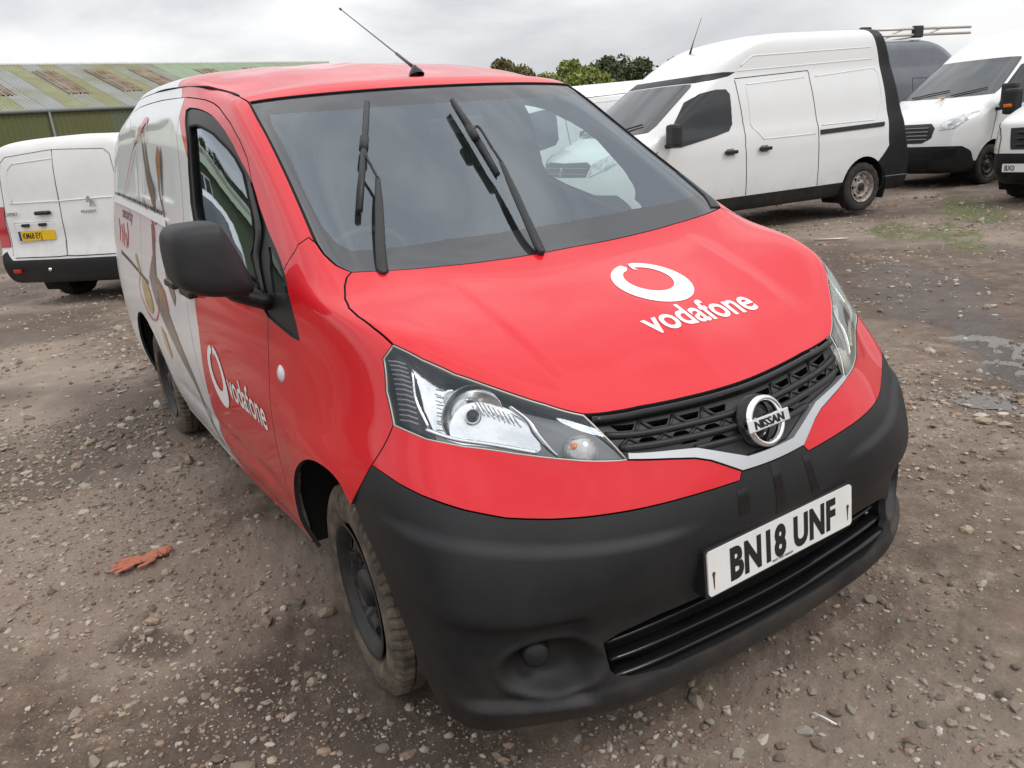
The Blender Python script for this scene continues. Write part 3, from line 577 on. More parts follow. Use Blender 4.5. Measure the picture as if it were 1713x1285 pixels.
for fl in (1,-1):
    rw=['red_vinyl','white_vinyl']
    patch(S,'front_wing',HLREAR+HOODSIDE[::-1][1:]+WLOW[::-1][1:]+PSEAM[1:]+QEDGE[1:]+QBOT[1:]+DFRONT[1:]+S.side(BOT,(4,6))+crv(ARCHF,4).tolist()[::-1][1:]+[(4.018,4.466)],['red_vinyl'],van,step=(.11,.12),disp=wing_disp,flip=fl)
    bside=WSIDE[::-1]+[(3.40,10.45),(3.9,10.85),(4.6,11.08),(5.5,11.18),(7,11.2),(8.6,11.2),(9.6,11.15),(10.35,11.1)]+[(10.35,v) for v in (9,7,5,3,1.5,.3)]+[(9.4,.3)]+RARCH[::-1]+SREAR+[(8.12,10.40)]+RSEAM[::-1][1:]+WFRONT[::-1][1:]+PSEAM[::-1][1:-1]
    patch(S,'body_side',bside,rw,van,step=(.13,.14),region=redwhite(),lines=[bline(1.68,1.745)],disp=blank_disp,flip=fl)
    door=patch(S,'front_door',[RSEAM[0]]+WTOP[1:]+WREAR+belt[1:]+[(4.909,6.18)]+DFRONT[1:]+DREAR+DTOP+RSEAM[7:0:-1],rw,van,step=(.13,.14),region=redwhite(),lines=[bline(.29,1.20),bline(1.47,1.665)],disp=front_side_disp,flip=fl)
    patch(S,'sliding_door',DREAR[::-1]+SREAR+RSEAM[:8:-1]+[(6.9,10.71),DTOP[0]],['white_vinyl'],van,step=(.13,.14),disp=blank_disp,flip=fl)
    patch(S,'sill',S.side([(-.49,.25),(-.9,.215),(-1.15,.215),(-2.0,.225),(-2.33,.23),(-2.30,.283),(-1.42,.283),(-.49,.297)],(4.3,8.3)),rw,van,step=(.2,.1),region=redwhite(),flip=fl)
    # window frame, door glass, quarter glass
    G1=[(6.00,9.80),(5.80,9.82),(5.537,9.723),(5.25,9.62),(5.006,9.487),(4.75,9.36),(4.573,9.22),(4.50,9.02),(4.62,8.787),(4.95,8.15),(5.14,7.5),(5.02,6.75)]+S.side([(-.62,1.115),(-.85,1.165),(-1.05,1.215),(-1.19,1.262)],(4.5,7))+[(6.08,8.3),(6.06,8.9),(6.01,9.45)]
    G2=[(4.66,7.95),(4.64,7.455),(4.62,6.98),(4.70,6.70),(4.84,6.78),(4.85,7.371),(4.76,7.9)]
    outl=WTOP+WREAR+belt[1:]+[(4.909,6.18)]+QBOT[::-1][1:]+QEDGE[::-1][1:]+WFRONT[1:-1]
    fr=patch(S,'window_frame',outl,['black_plastic'],van,holes=[G1,G2],step=(.2,.2),off=-.006,thick=.035,back='void',flip=fl,gap=.001)
    patch(S,'door_window',G1,['door_glass' if fl>0 else 'side_glass'],van,step=(.2,.2),off=-.016,thick=0,inner=False,back=None,gap=0,flip=fl)
    patch(S,'quarter_window',G2,['side_glass'],van,step=(.2,.2),off=-.010,thick=0,inner=False,back=None,gap=0,flip=fl)
    P,_=S.ev(np.array([(4.40,8.90),(4.53,8.68),(4.80,8.15),(5.03,7.45),(4.95,6.65)])*[fl,1],-.002);tube('window_divider',crv(P,5),[.014,.022,.024,.022,.012],'black_plastic',fr,seg=8,flat=((0,1,0),.35))
    q=densify(G1,(.12,.2));P,_=S.ev(np.array(q)*[fl,1],-.006);tube('window_seal',np.vstack([P,P[:1]]),.005,'void',fr,seg=6,cap=False)
    # wheel arch liner and tail lamp, side marker, handles
    for wx in (0.02,-2.725):
        V=[];F=[];n=20
        for i in range(n+1):
            a=math.pi*(-.02+1.04*i/n)
            for (yy,rr) in ((-.815+.020*(1-sm(math.sin(a),.05,.45)),.425),(-.50,.43),(-.50,.05)): V.append((wx+rr*math.cos(a),yy*fl,.30+rr*math.sin(a)))
        for i in range(n):
            for k in range(2): F.append((i*3+k,i*3+k+1,i*3+k+4,i*3+k+3))
        mesh('wheel_arch_liner',V,F,['void'],van)
    patch(S,'tail_lamp',[(9.25,3.9),(10.2,3.9),(10.2,5.9),(9.45,5.9),(9.3,5.2)],['red_lens'],van,step=(.2,.3),off=.004,thick=.02,flip=fl)
    patch(S,'sliding_door_rail',S.side([(-2.30,.900),(-2.30,.922),(-3.12,1.012),(-3.12,.988)],(7,9.6)),['gloss_black'],van,step=(.2,.1),off=.0015,thick=.01,flip=fl)
    X,N=S.ev([(4.797*fl,5.216)]);X,N=X[0],N[0]
    sm_=lathe('side_indicator',[(-.002,.029),(.002,.029),(.003,.023),(.005,.021),(.008,.012),(.009,.0004)],X,N,'clear_marker',van,seg=24)
    sm_.data.transform(Matrix.Translation(X)@Matrix.Diagonal((1.0,1.0,.82,1))@Matrix.Translation(-X))
    for hx,hz in ((-1.30,.985),(-1.60,.985)):
        X,N=S.ev(np.array(S.side([(hx,hz)],(5,8)))*[fl,1]);X,N=X[0],N[0]
        h=box('door_handle',tuple(X+N*.022),(.18,.022,.030),'black_plastic',van,bev=.009)
        for s in (-1,1): box('handle_mount',tuple(X+N*.008+np.array([s*.07,0,0])),(.03,.03,.024),'black_plastic',h,bev=.004)
roofo=mirror_half([(0,10.02),(1.5,10.02),(3.03,10.02),(3.38,10.47),(3.88,10.87),(4.6,11.10),(5.5,11.20),(7,11.22),(8.6,11.22),(9.6,11.17),(10.35,11.12),(11,11.12),(11,13),(0,13)][:-1])
def roof_disp(q):
    u=np.abs(q[:,0]);v=q[:,1];X=S.ev(q)[0];y=X[:,1];x=X[:,0]
    return .0022*np.cos(y*2*math.pi/.30)*(1-sm(abs(y),.42,.5))*sm(v,10.35,10.9)*(1-sm(x,-1.1,-.98))
P_=[(0,10.02),(1.5,10.02),(3.03,10.02),(3.38,10.47),(3.88,10.87),(4.6,11.10),(5.5,11.20),(7,11.22),(8.6,11.22),(9.6,11.17),(10.35,11.12),(10.999,11.12),(10.999,13),(0,13)]
for fl in (1,-1):
    patch(S,'roof_panel',P_,['red_vinyl','white_vinyl'],van,step=(.14,.09),region=lambda c:(c[:,0]>6.35).astype(int),lines=[[(6.35,11.22),(6.35,12.99)]],disp=roof_disp,gap=0.0,flip=fl,thick=.012)
    patch(S,'rear_door',[(10.36,.3),(11,.3),(11,11.1),(10.36,11.1)],['white_vinyl'],van,step=(.2,.4),gap=0,flip=fl)
for fl in (1,-1):   # roof ditch
    P,_=S.ev(np.array([(3.38,10.47),(3.88,10.86),(4.6,11.09),(5.5,11.19),(7,11.21),(8.6,11.21)])*[fl,1],.000);tube('roof_ditch_strip',crv(P,5),.004,'void',van,seg=6)
# ---- windscreen
WS=mirror_half([(0,8.06)]+HOODREAR[1:]+WLOW[::-1][1:]+WSIDE[::-1][1:]+[(0,10.0)])
INN=mirror_half([(0,8.34),(1.4,8.33),(2.4,8.25),(2.72,8.24),(2.86,8.32),(2.93,8.50),(2.90,8.85),(2.82,9.2),(2.80,9.58),(2.74,9.72),(1.4,9.70),(0,9.69)])
ws=patch(S,'windscreen',WS,['windscreen_glass','frit'],van,step=(.16,.13),lines=[INN+INN[:1]],region=lambda c:np.where(inpoly(c,INN),0,1),off=-.003,thick=0,inner=False,back=None,gap=.004)
patch(S,'cowl_tray',mirror_half([(0,7.85),(2.9,7.80),(3.3,7.85),(3.25,8.30),(2.9,8.12),(0,8.15)]),['void'],van,step=(.3,.1),off=-.022,thick=0,inner=False,back=None,gap=0)
for fl in (1,-1):
    P,_=S.ev(np.array(WSIDE)*[fl,1],-.002);tube('windscreen_seal',crv(P,4),.0045,'void',van,seg=6)
    if fl<0:
        patch(S,'cowl_corner',[(2.72,8.02),(2.97,7.955),(3.14,8.05),(3.24,8.2),(3.22,8.32),(3.1,8.55),(3.05,8.5),(2.95,8.2)],['black_plastic'],van,step=(.1,.1),off=.002,thick=.01,flip=fl)
P,_=S.ev(np.stack([np.linspace(-3.0,3.0,30),np.full(30,10.0)],1),-.001);tube('windscreen_seal',P,.004,'void',van,seg=6)
# ---- wipers
def wiper(base,hinge,elbow,end,bt,bb,bc_):
    w=lathe('wiper',[(-.01,.012),(.006,.012),(.009,.009),(.010,.0004)],base,(.5,0,.86),'black_plastic',van,seg=16)
    tube('wiper_arm',crv([base,hinge,np.array(hinge)*.45+np.array(elbow)*.55,elbow],5),[.016,.0145,.013,.0075],'black_plastic',w,seg=8,flat=((.5,0,.86),.45))
    tube('wiper_hook',crv([elbow,np.array(elbow)*.6+np.array(end)*.4,end,bc_],5),.0045,'black_plastic',w,seg=6)
    b=tube('wiper_blade',[bt,np.array(bt)*.67+np.array(bb)*.33+(.004,0,.006),np.array(bt)*.33+np.array(bb)*.67+(.004,0,.006),bb],.010,'black_plastic',w,seg=8)
    n=np.array((-.5,0,-.86))*.014;tube('rubber',[np.array(bt)+n,np.array(bb)+n],.0035,'void',b,seg=6)
    d=np.array(bb)-bt;d/=np.linalg.norm(d);tube('blade_joint',[np.array(bc_)-d*.03,np.array(bc_)+d*.035],.0145,'dark_plastic',w,seg=8)
wiper((-.017,-.600,1.152),(-.074,-.573,1.198),(-.317,-.447,1.371),(-.405,-.438,1.439),(-.642,-.307,1.594),(-.230,-.553,1.294),(-.462,-.413,1.470))
wiper((.005,-.116,1.135),(-.062,-.103,1.202),(-.284,-.042,1.382),(-.423,-.029,1.491),(-.586,-.022,1.582),(-.261,-.074,1.345),(-.414,-.059,1.474))
# ---- aerial
an=lathe('aerial',[(-.006,.030),(.006,.026),(.020,.014),(.030,.009),(.032,.0004)],(-.872,0,1.693),(-.35,0,.94),'gloss_black',van,seg=16)
a0=np.array((-.882,0,1.715));a1=np.array((-1.488,0,2.005));d=a1-a0
tube('mast',[a0,a0+d*.06,a0+d*.22,a0+d*.23,a0+d*.6,a1],[.007,.006,.0055,.0028,.0024,.002],'gloss_black',an,seg=8)
tube('mast_tip',[a1-d*.012,a1+d*.004],.0045,'gloss_black',an,seg=8)
# ---- mirror
for fl in (1,):
    out=[(-.868,1.102),(-.92,1.102),(-.98,1.112),(-1.020,1.130),(-1.046,1.158),(-1.053,1.20),(-1.052,1.26),(-1.044,1.292),(-1.022,1.309),(-.98,1.313),(-.925,1.311),(-.908,1.298),(-.888,1.25),(-.866,1.19),(-.852,1.14),(-.852,1.112)]
    out=np.array(out);c=np.array((-.95,1.205));out=c+(out-c)*.955;V=[];F=[];n=len(out)*3;oc=crv(out,3,True)
    rings=[(-.262,.001),(-.263,.45),(-.268,.75),(-.276,.88),(-.290,.955),(-.312,.99),(-.345,1.005),(-.39,1.015),(-.425,1.0),(-.432,.955),(-.424,.93)]
    for x,s in rings:
        for p in oc: q=c+(p-c)*s;V.append((x-.05*(q[0]-c[0])*-1*0-.10*abs(q[0]+.86),q[0]*fl,q[1]))
    n=len(oc)
    for i in range(len(rings)-1):
        for k in range(n): F.append((i*n+k,i*n+(k+1)%n,(i+1)*n+(k+1)%n,(i+1)*n+k))
    F.append(tuple((len(rings)-1)*n+k for k in range(n))[::-1]);fm=[0]*(len(F)-1)+[1]
    wm=mesh('wing_mirror',V,F,['dark_plastic' if fl>0 else 'dark_plastic','chrome'],van,smooth=True,fm=fm)
    s=wm.modifiers.new('n','WEIGHTED_NORMAL') if False else None
    tube('mirror_arm',[(-.385,-.800*fl,1.062),(-.375,-.84*fl,1.078),(-.37,-.885*fl,1.10),(-.37,-.92*fl,1.13)],[.052,.046,.040,.032],'black_plastic',wm,seg=10,flat=((0,0,1),.42))
    X=[(-.33,-.795*fl,1.02),(-.46,-.795*fl,1.045),(-.52,-.80*fl,1.075),(-.44,-.815*fl,1.09),(-.36,-.812*fl,1.07)]
# ---- wheels
def disc(name,R0,R1,prof,holes,m,parent,c,side,seg=48,thick=.004):
    P,T,cc=cdt(circ((0,0),R1,seg),[circ((0,0),R0,20)]+holes,[],(.02,.02));r=np.hypot(P[:,0],P[:,1]);h=np.interp(r,[p[0] for p in prof],[p[1] for p in prof])
    X=np.stack([P[:,0],h*0,P[:,1]],1);X[:,1]=h;N=np.repeat([[0,1.,0]],len(X),0)
    e=1e-3;g=(np.interp(r+e,[p[0] for p in prof],[p[1] for p in prof])-h)/e;N=np.stack([-g*P[:,0]/r,np.ones(len(r)),-g*P[:,1]/r],1);N/=np.linalg.norm(N,axis=1,keepdims=True)
    X[:,1]*=side;N[:,1]*=side;X=X+np.array(c);return build(name,X,N,T,np.zeros(len(T),int),[m],parent,thick,0,True,False)
def wheel(parent,x,y,side,R=.300,w=.178,rim=.190,steer=0,rm='wheel_black',tm='tyre',style='steel',z=None,seg=180):
    """side -1: outer face towards -y"""
    z=R-.004 if z is None else z
    a=w/2;pr=[(-a*.80,rim-.004),(-a*.96,rim+.02),(-a*1.06,rim+(R-rim)*.45),(-a*1.0,R-.030),(-a*.90,R-.012),(-a*.80,R-.003),(-a*.55,R),(-a*.47,R),(-a*.455,R-.008),(-a*.41,R-.008),(-a*.395,R),(-a*.09,R+.001),(-a*.075,R-.008),(a*-.03,R-.008)]
    pr=pr+[(-h,r) for h,r in pr[::-1]]
    V=[];F=[];n=len(pr)
    for k in range(seg):
        t=2*math.pi*k/seg;blk=(k%3==0)
        for i,(h,r) in enumerate(pr):
            rr=r
            if blk and r>R-.0125: rr=r-.010 if abs(h)>a*.5 else r-.004
            V.append((rr*math.cos(t),h,rr*math.sin(t)))
    for k in range(seg):
        q=(k+1)%seg
        for i in range(n-1):F.append((k*n+i,q*n+i,q*n+i+1,k*n+i+1))
    wh=empty('wheel',(x,y,z));wh.parent=parent;wh.rotation_euler=(0,0,steer)
    mesh('tyre',V,F,[tm],wh,smooth=False if seg>60 else True)
    o=side*w*.5
    rm_=lathe('rim',[(o*.98,rim+.004),(o*1.0,rim-.004),(o*.90,rim-.008),(o*.82,rim-.022),(o*.2,rim-.03),(-o*.9,rim-.01)],(0,0,0),(0,1,0),rm,wh,seg=48)
    if style=='steel':
        hs=[]
        for k in range(8 if R>.31 else 7):
            t=2*math.pi*k/(8 if R>.31 else 7);ur=np.array([math.cos(t),math.sin(t)]);ut=np.array([-ur[1],ur[0]])
            hs.append([tuple(ur*(rim*.72)+ur*math.cos(q)*rim*.075+ut*math.sin(q)*rim*.12) for q in np.linspace(0,2*math.pi,10,endpoint=False)])
        disc('wheel_disc',rim*.12,rim-.016,[(0,w*.34),(rim*.28,w*.36),(rim*.38,w*.28),(rim*.52,w*.26),(rim*.62,w*.37),(rim*.72,w*.36),(rim*.86,w*.25),(rim,w*.30)],hs,rm,rm_,(0,0,0),side)
    else:   # deep dark steel wheel with four long windows
        hs=[]
        for k in range(6):
            t=2*math.pi*k/6+.2;hs.append([(math.cos(t+a_)*r_,math.sin(t+a_)*r_) for a_,r_ in ((-.24,rim*.62),(-.30,rim*.72),(-.24,rim*.82),(0,rim*.86),(.24,rim*.82),(.30,rim*.72),(.24,rim*.62),(0,rim*.59))])
        disc('wheel_disc',rim*.16,rim-.014,[(0,w*.30),(rim*.30,w*.32),(rim*.36,w*.22),(rim*.50,w*.22),(rim*.60,w*.40),(rim*.80,w*.33),(rim,w*.20)],hs,rm,rm_,(0,0,0),side)
    lathe('hub_cap',[(side*w*.30,rim*.30),(side*w*.40,rim*.27),(side*w*.43,rim*.14),(side*w*.43,.0005)],(0,0,0),(0,1,0),'black_plastic' if rm!='rim_rusty' else 'dark_plastic',rm_,seg=24)
    for k in range(5):
        t=2*math.pi*k/5;lathe('wheel_nut',[(side*w*.20,rim*.055),(side*w*.30,rim*.055),(side*w*.31,.0005)],(math.cos(t)*rim*.43,0,math.sin(t)*rim*.43),(0,1,0),'dark_plastic',rm_,seg=6,smooth=False)
    lathe('brake_drum',[(-side*w*.1,rim*.9),(side*w*.0,rim*.9),(side*w*.02,rim*.88),(side*w*.02,.0005)],(0,0,0),(0,1,0),'void',rm_,seg=24)
    return wh
STEER=math.radians(-5)
wheel(van,0,-.715,-1,steer=STEER,style='deep');wheel(van,0,.715,1,steer=STEER,style='deep');wheel(van,-2.725,-.715,-1,style='deep');wheel(van,-2.725,.715,1,style='deep')
# ---- floor and cabin
box('underbody',(-1.6,0,.30),(3.9,1.24,.10),'void',van);box('engine_bay',(.15,0,.50),(.75,.95,.5),'void',van)  # underbody: dark floor box added to block light
V=[];F=[];pf=[(-.02,1.02),(-.10,1.095),(-.30,1.105),(-.50,1.085),(-.60,1.03),(-.63,.92),(-.55,.60)];ys=np.linspace(-.70,.70,17)
for y in ys:
    for i,(x,z) in enumerate(pf): V.append((x-.12*(y/.7)**2*(1 if i<4 else .3),y,z-.02*(abs(y)/.7)**3+(.018*math.exp(-((y+.36)/.17)**2) if i in (3,4) else 0)))
n=len(pf)
for k in range(len(ys)-1):
    for i in range(n-1):F.append((k*n+i,(k+1)*n+i,(k+1)*n+i+1,k*n+i+1))
mesh('dashboard',V,F,['dash_grey'],van,smooth=True)
sw=[(-.75+.070*math.sin(t),-.36+.185*math.cos(t),1.02+.170*math.sin(t)) for t in np.linspace(0,2*math.pi,37)]
st=tube('steering_wheel',sw,.014,'interior',van,seg=8,cap=False)
lathe('wheel_boss',[(0,.055),(.03,.05),(.035,.0005)],(-.73,-.36,1.0),(-.93,0,.36),'interior',st,seg=20)
for t in (0,math.pi,math.pi*1.5): tube('spoke',[(-.74,-.36,1.005),(-.75+.066*math.sin(t),-.36+.175*math.cos(t),1.02+.16*math.sin(t))],.012,'interior',st,seg=6)
for y in (-.37,.37):
    sb=box('seat',(-1.12,y,.72),(.52,.48,.16),'interior',van,bev=.05);box('seat_back',(-1.36,y,1.02),(.15,.46,.60),'interior',sb,bev=.06);box('headrest',(-1.40,y,1.40),(.10,.25,.17),'interior',sb,bev=.04)
box('bulkhead',(-1.56,0,1.0),(.03,1.38,1.36),'bulkhead',van,bev=.01)
box('cabin_roof_lining',(-1.25,0,1.615),(.56,1.10,.02),'bulkhead',van)
for s in (-1,1): box('sun_visor',(-.86,s*.33,1.60),(.14,.44,.015),'bulkhead',van,bev=.005)
box('rear_view_mirror',(-.62,0,1.50),(.02,.22,.06),'black_plastic',van,bev=.01)
# fog lamp blank
for fl in (1,-1):
    X,N=S.ev([(2.56*fl,2.06)],-.045);X,N=X[0],N[0];lathe('fog_lamp_blank',[(-.02,.034),(.012,.030),(.018,.022),(.020,.0005)],X,(.88,-.42*fl,.10),'black_plastic',bumper,seg=20)
# ---- printed livery
def ring(o,ax,ay,ray,R,m,name,parent,tilt=0,squash=1.0,off=.0012):
    a0=math.radians(86);pts=[]
    for i in range(49):
        a=a0-math.radians(352)*i/48;pts.append((R*math.cos(a),R*math.sin(a)))
    ci=(.02*R,.16*R);ri=.62*R
    tail=[(.10*R,.93*R),(-.10*R,.84*R),(-.22*R,.70*R)]
    inner=[(ci[0]+ri*math.cos(a),ci[1]+ri*math.sin(a)) for a in [math.radians(128)+math.radians(318)*i/40 for i in range(41)]]
    head=[(.10*R,.62*R),(.00*R,.72*R),(.00*R,.86*R)]
    pts=pts[:-1]+tail[1:]+inner+head
    c,s=math.cos(tilt),math.sin(tilt);pts=[(x*c-y*s,(x*s+y*c)*squash) for x,y in pts]
    return flatpoly(name,pts,o,ax,ay,m,parent,thick=0,step=(R*.15,R*.15),bvh=BV,ray=ray,off=off)
hd=lambda s:None
ring(np.array([.236,.094,1.03+.05]),(0,1,0),(-.93,0,.37),(0,0,-1),.118,'white_decal','bonnet_emblem',hood,off=.0072)
text('bonnet_lettering','vodafone',.116,np.array([.437,-.086,1.1]),(0,1,0),(-1,0,0),'white_decal',hood,bold=.0020,wscale=.905,bvh=BV,ray=(0,0,-1),off=.0073,res=5)
dr=[o for o in van.children if o.name.startswith('front_door')][0]
ring(np.array([-1.075,-1.0,.700]),(1,0,0),(0,0,1),(0,1,0),.120,'white_decal','door_emblem',dr,off=.0022,squash=1.0)
text('door_lettering','vodafone',.145,np.array([-.930,-1.0,.655]),(1,0,0),(0,0,1),'white_decal',dr,bold=.0016,wscale=.86,bvh=BV,ray=(0,1,0),off=.0022,res=5)
sl=[o for o in van.children if o.name.startswith('sliding_door') and 'rail' not in o.name][0];bs=[o for o in van.children if o.name.startswith('body_side')][0]
def decal(name,pts,m,parent,off=.0016,st=(.08,.08)):
    pts=crv(pts,3,True) if len(pts)>5 else pts
    return flatpoly(name,[tuple(p) for p in pts],(0,-1,0),(1,0,0),(0,0,1),m,parent,thick=0,step=st,bvh=BV,ray=(0,1,0),off=off)
def strokeline(name,pts,w,m,parent,off=.002):
    P=crv(pts,6);T=np.gradient(P,axis=0);T/=np.linalg.norm(T,axis=1,keepdims=True);N=np.stack([-T[:,1],T[:,0]],1);ww=np.interp(np.linspace(0,1,len(P)),np.linspace(0,1,len(w)),w)[:,None]
    L=P+N*ww/2;R=(P-N*ww/2)[::-1];return flatpoly(name,[tuple(p) for p in np.vstack([L,R])],(0,-1,0),(1,0,0),(0,0,1),m,parent,thick=0,step=(.1,.1),bvh=BV,ray=(0,1,0),off=off)
# figure with raised arms, taupe bands, coloured panels (x,z on the side)
strokeline('printed_arm',[(-2.28,1.60),(-2.22,1.50),(-2.16,1.40),(-2.05,1.32)],[.02,.05,.07,.09],'print_brown',bs)
strokeline('printed_arm',[(-2.04,1.33),(-2.03,1.26),(-2.02,1.20)],[.09,.05,.04],'print_brown',bs,.0022)
decal('printed_head',[(-1.86,1.53),(-1.82,1.50),(-1.83,1.42),(-1.86,1.35),(-1.90,1.40),(-1.92,1.48)],'skin_tone',bs,.0024)
strokeline('printed_scarf',[(-1.87,1.39),(-1.86,1.33),(-1.81,1.27),(-1.76,1.20),(-1.74,1.15)],[.06,.035,.02,.02,.05],'print_taupe',bs,.0026)
strokeline('printed_line',[(-3.0,1.28),(-2.80,1.40),(-2.52,1.54),(-2.22,1.64),(-2.12,1.645)],[.006,.008,.012,.03,.02],'print_red',bs,.0028)
strokeline('printed_line',[(-2.13,1.645),(-2.22,1.52),(-2.30,1.42),(-2.32,1.30),(-2.10,1.20),(-2.04,1.12)],[.012,.006,.006,.012,.014,.008],'print_red',bs,.0028)
strokeline('printed_leg',[(-2.12,1.20),(-2.10,1.10),(-2.08,1.00),(-2.06,.93)],[.075,.07,.055,.03],'print_brown',sl)
strokeline('printed_leg',[(-1.88,1.18),(-1.82,1.08),(-1.74,.98),(-1.66,.90)],[.08,.09,.10,.06],'print_brown',sl)
strokeline('printed_band',[(-2.20,1.00),(-2.10,.90),(-1.95,.80),(-1.78,.68),(-1.62,.56),(-1.55,.42),(-1.50,.29)],[.16,.17,.16,.12,.06,.03,.025],'print_taupe',sl,.0018)
decal('printed_patch',[(-2.04,.97),(-1.88,.92),(-1.84,.83),(-1.95,.86)],'skin_tone',sl,.0026)
strokeline('printed_line',[(-2.52,.94),(-2.60,.84),(-2.45,.74),(-2.28,.73),(-2.12,.80),(-2.06,.90)],[.010]*3,'print_red',bs,.003)
decal('printed_shield',[(-2.50,.90),(-2.42,.92),(-2.30,.88),(-2.26,.80),(-2.34,.755),(-2.46,.79)],'print_yellow',bs,.0026)
decal('printed_streak',[(-2.66,1.02),(-2.60,1.03),(-2.50,.95),(-2.52,.93)],'print_yellow',bs,.0026)
decal('printed_streak',[(-2.16,.72),(-2.08,.70),(-2.05,.60),(-2.10,.56),(-2.16,.62)],'print_yellow',sl,.0026)
decal('crease_strip',[(-3.26,1.268),(-3.26,1.300),(-1.74,1.236),(-1.74,1.202)],'white_decal',bs,.0085,(.15,.1))  # white strip laid along the raised crease
for k in range(26):   # illegible fine print above the strip
    x=-3.20+k*.055;z=1.306-.042*(x+3.24)
    flatpoly('small_print',[(x,z+.004),(x+.030+.012*(k%3),z+.003),(x+.030+.012*(k%3),z+.020),(x,z+.018)],(0,-1,0),(1,0,0),(0,0,1),'dark_plastic',bs,thick=0,bvh=BV,ray=(0,1,0),off=.0100)
text('red_lettering','security',.085,np.array([-3.02,-1,1.195]),(.9985,0,-.055),(.055,0,.9985),'print_plum',bs,bold=.002,bvh=BV,ray=(0,1,0),off=.0020,wscale=1.15,res=2)
for x,z,h in ((-3.14,1.06,.12),(-3.06,1.05,.10),(-3.0,1.04,.12),(-2.93,1.03,.08),(-2.88,1.04,.13)):
    strokeline('printed_streak',[(x,z+h),(x+.03,z+h*.5),(x+.01,z)],[.02,.03,.015],'print_red',bs,.002)
# ================================================================== other vans
def grid(rows):
    G=[]
    for (xf,zf,w,zs,xr) in rows:
        r=[];side=[xf-.72+(xr+.16-(xf-.72))*t for t in (0,.25,.5,.75,1)]
        for k in range(12):
            y=-w*[0,.38,.70,.90,.985,1,1,1,1,.99,.93,0][k];wt=[0,.03,.12,.35,.75,1,1,1,1,1,1,1][k]
            x=[xf,xf-.02,xf-.085,xf-.20,xf-.45]+side+[xr+.02,xr];r.append((x[k],y,zf*(1-wt)+zs*wt))
        G.append(r)
    return G
def seam(S,uv,parent,r=.005,fl=1,off=0,m='void'):
    q=densify(uv,(.25,.3),False);P,_=S.ev(np.array(q)*[fl,1],off);return tube('panel_gap',P,r,m,parent,seg=5)
def sp(S,pts,ur=(3.4,10),closed=True): return S.side(spd(pts,9,closed),ur)
def fpoly(S,yz): return S.inv([(-abs(y),z) for y,z in yz],(1,2),(0,4.6))
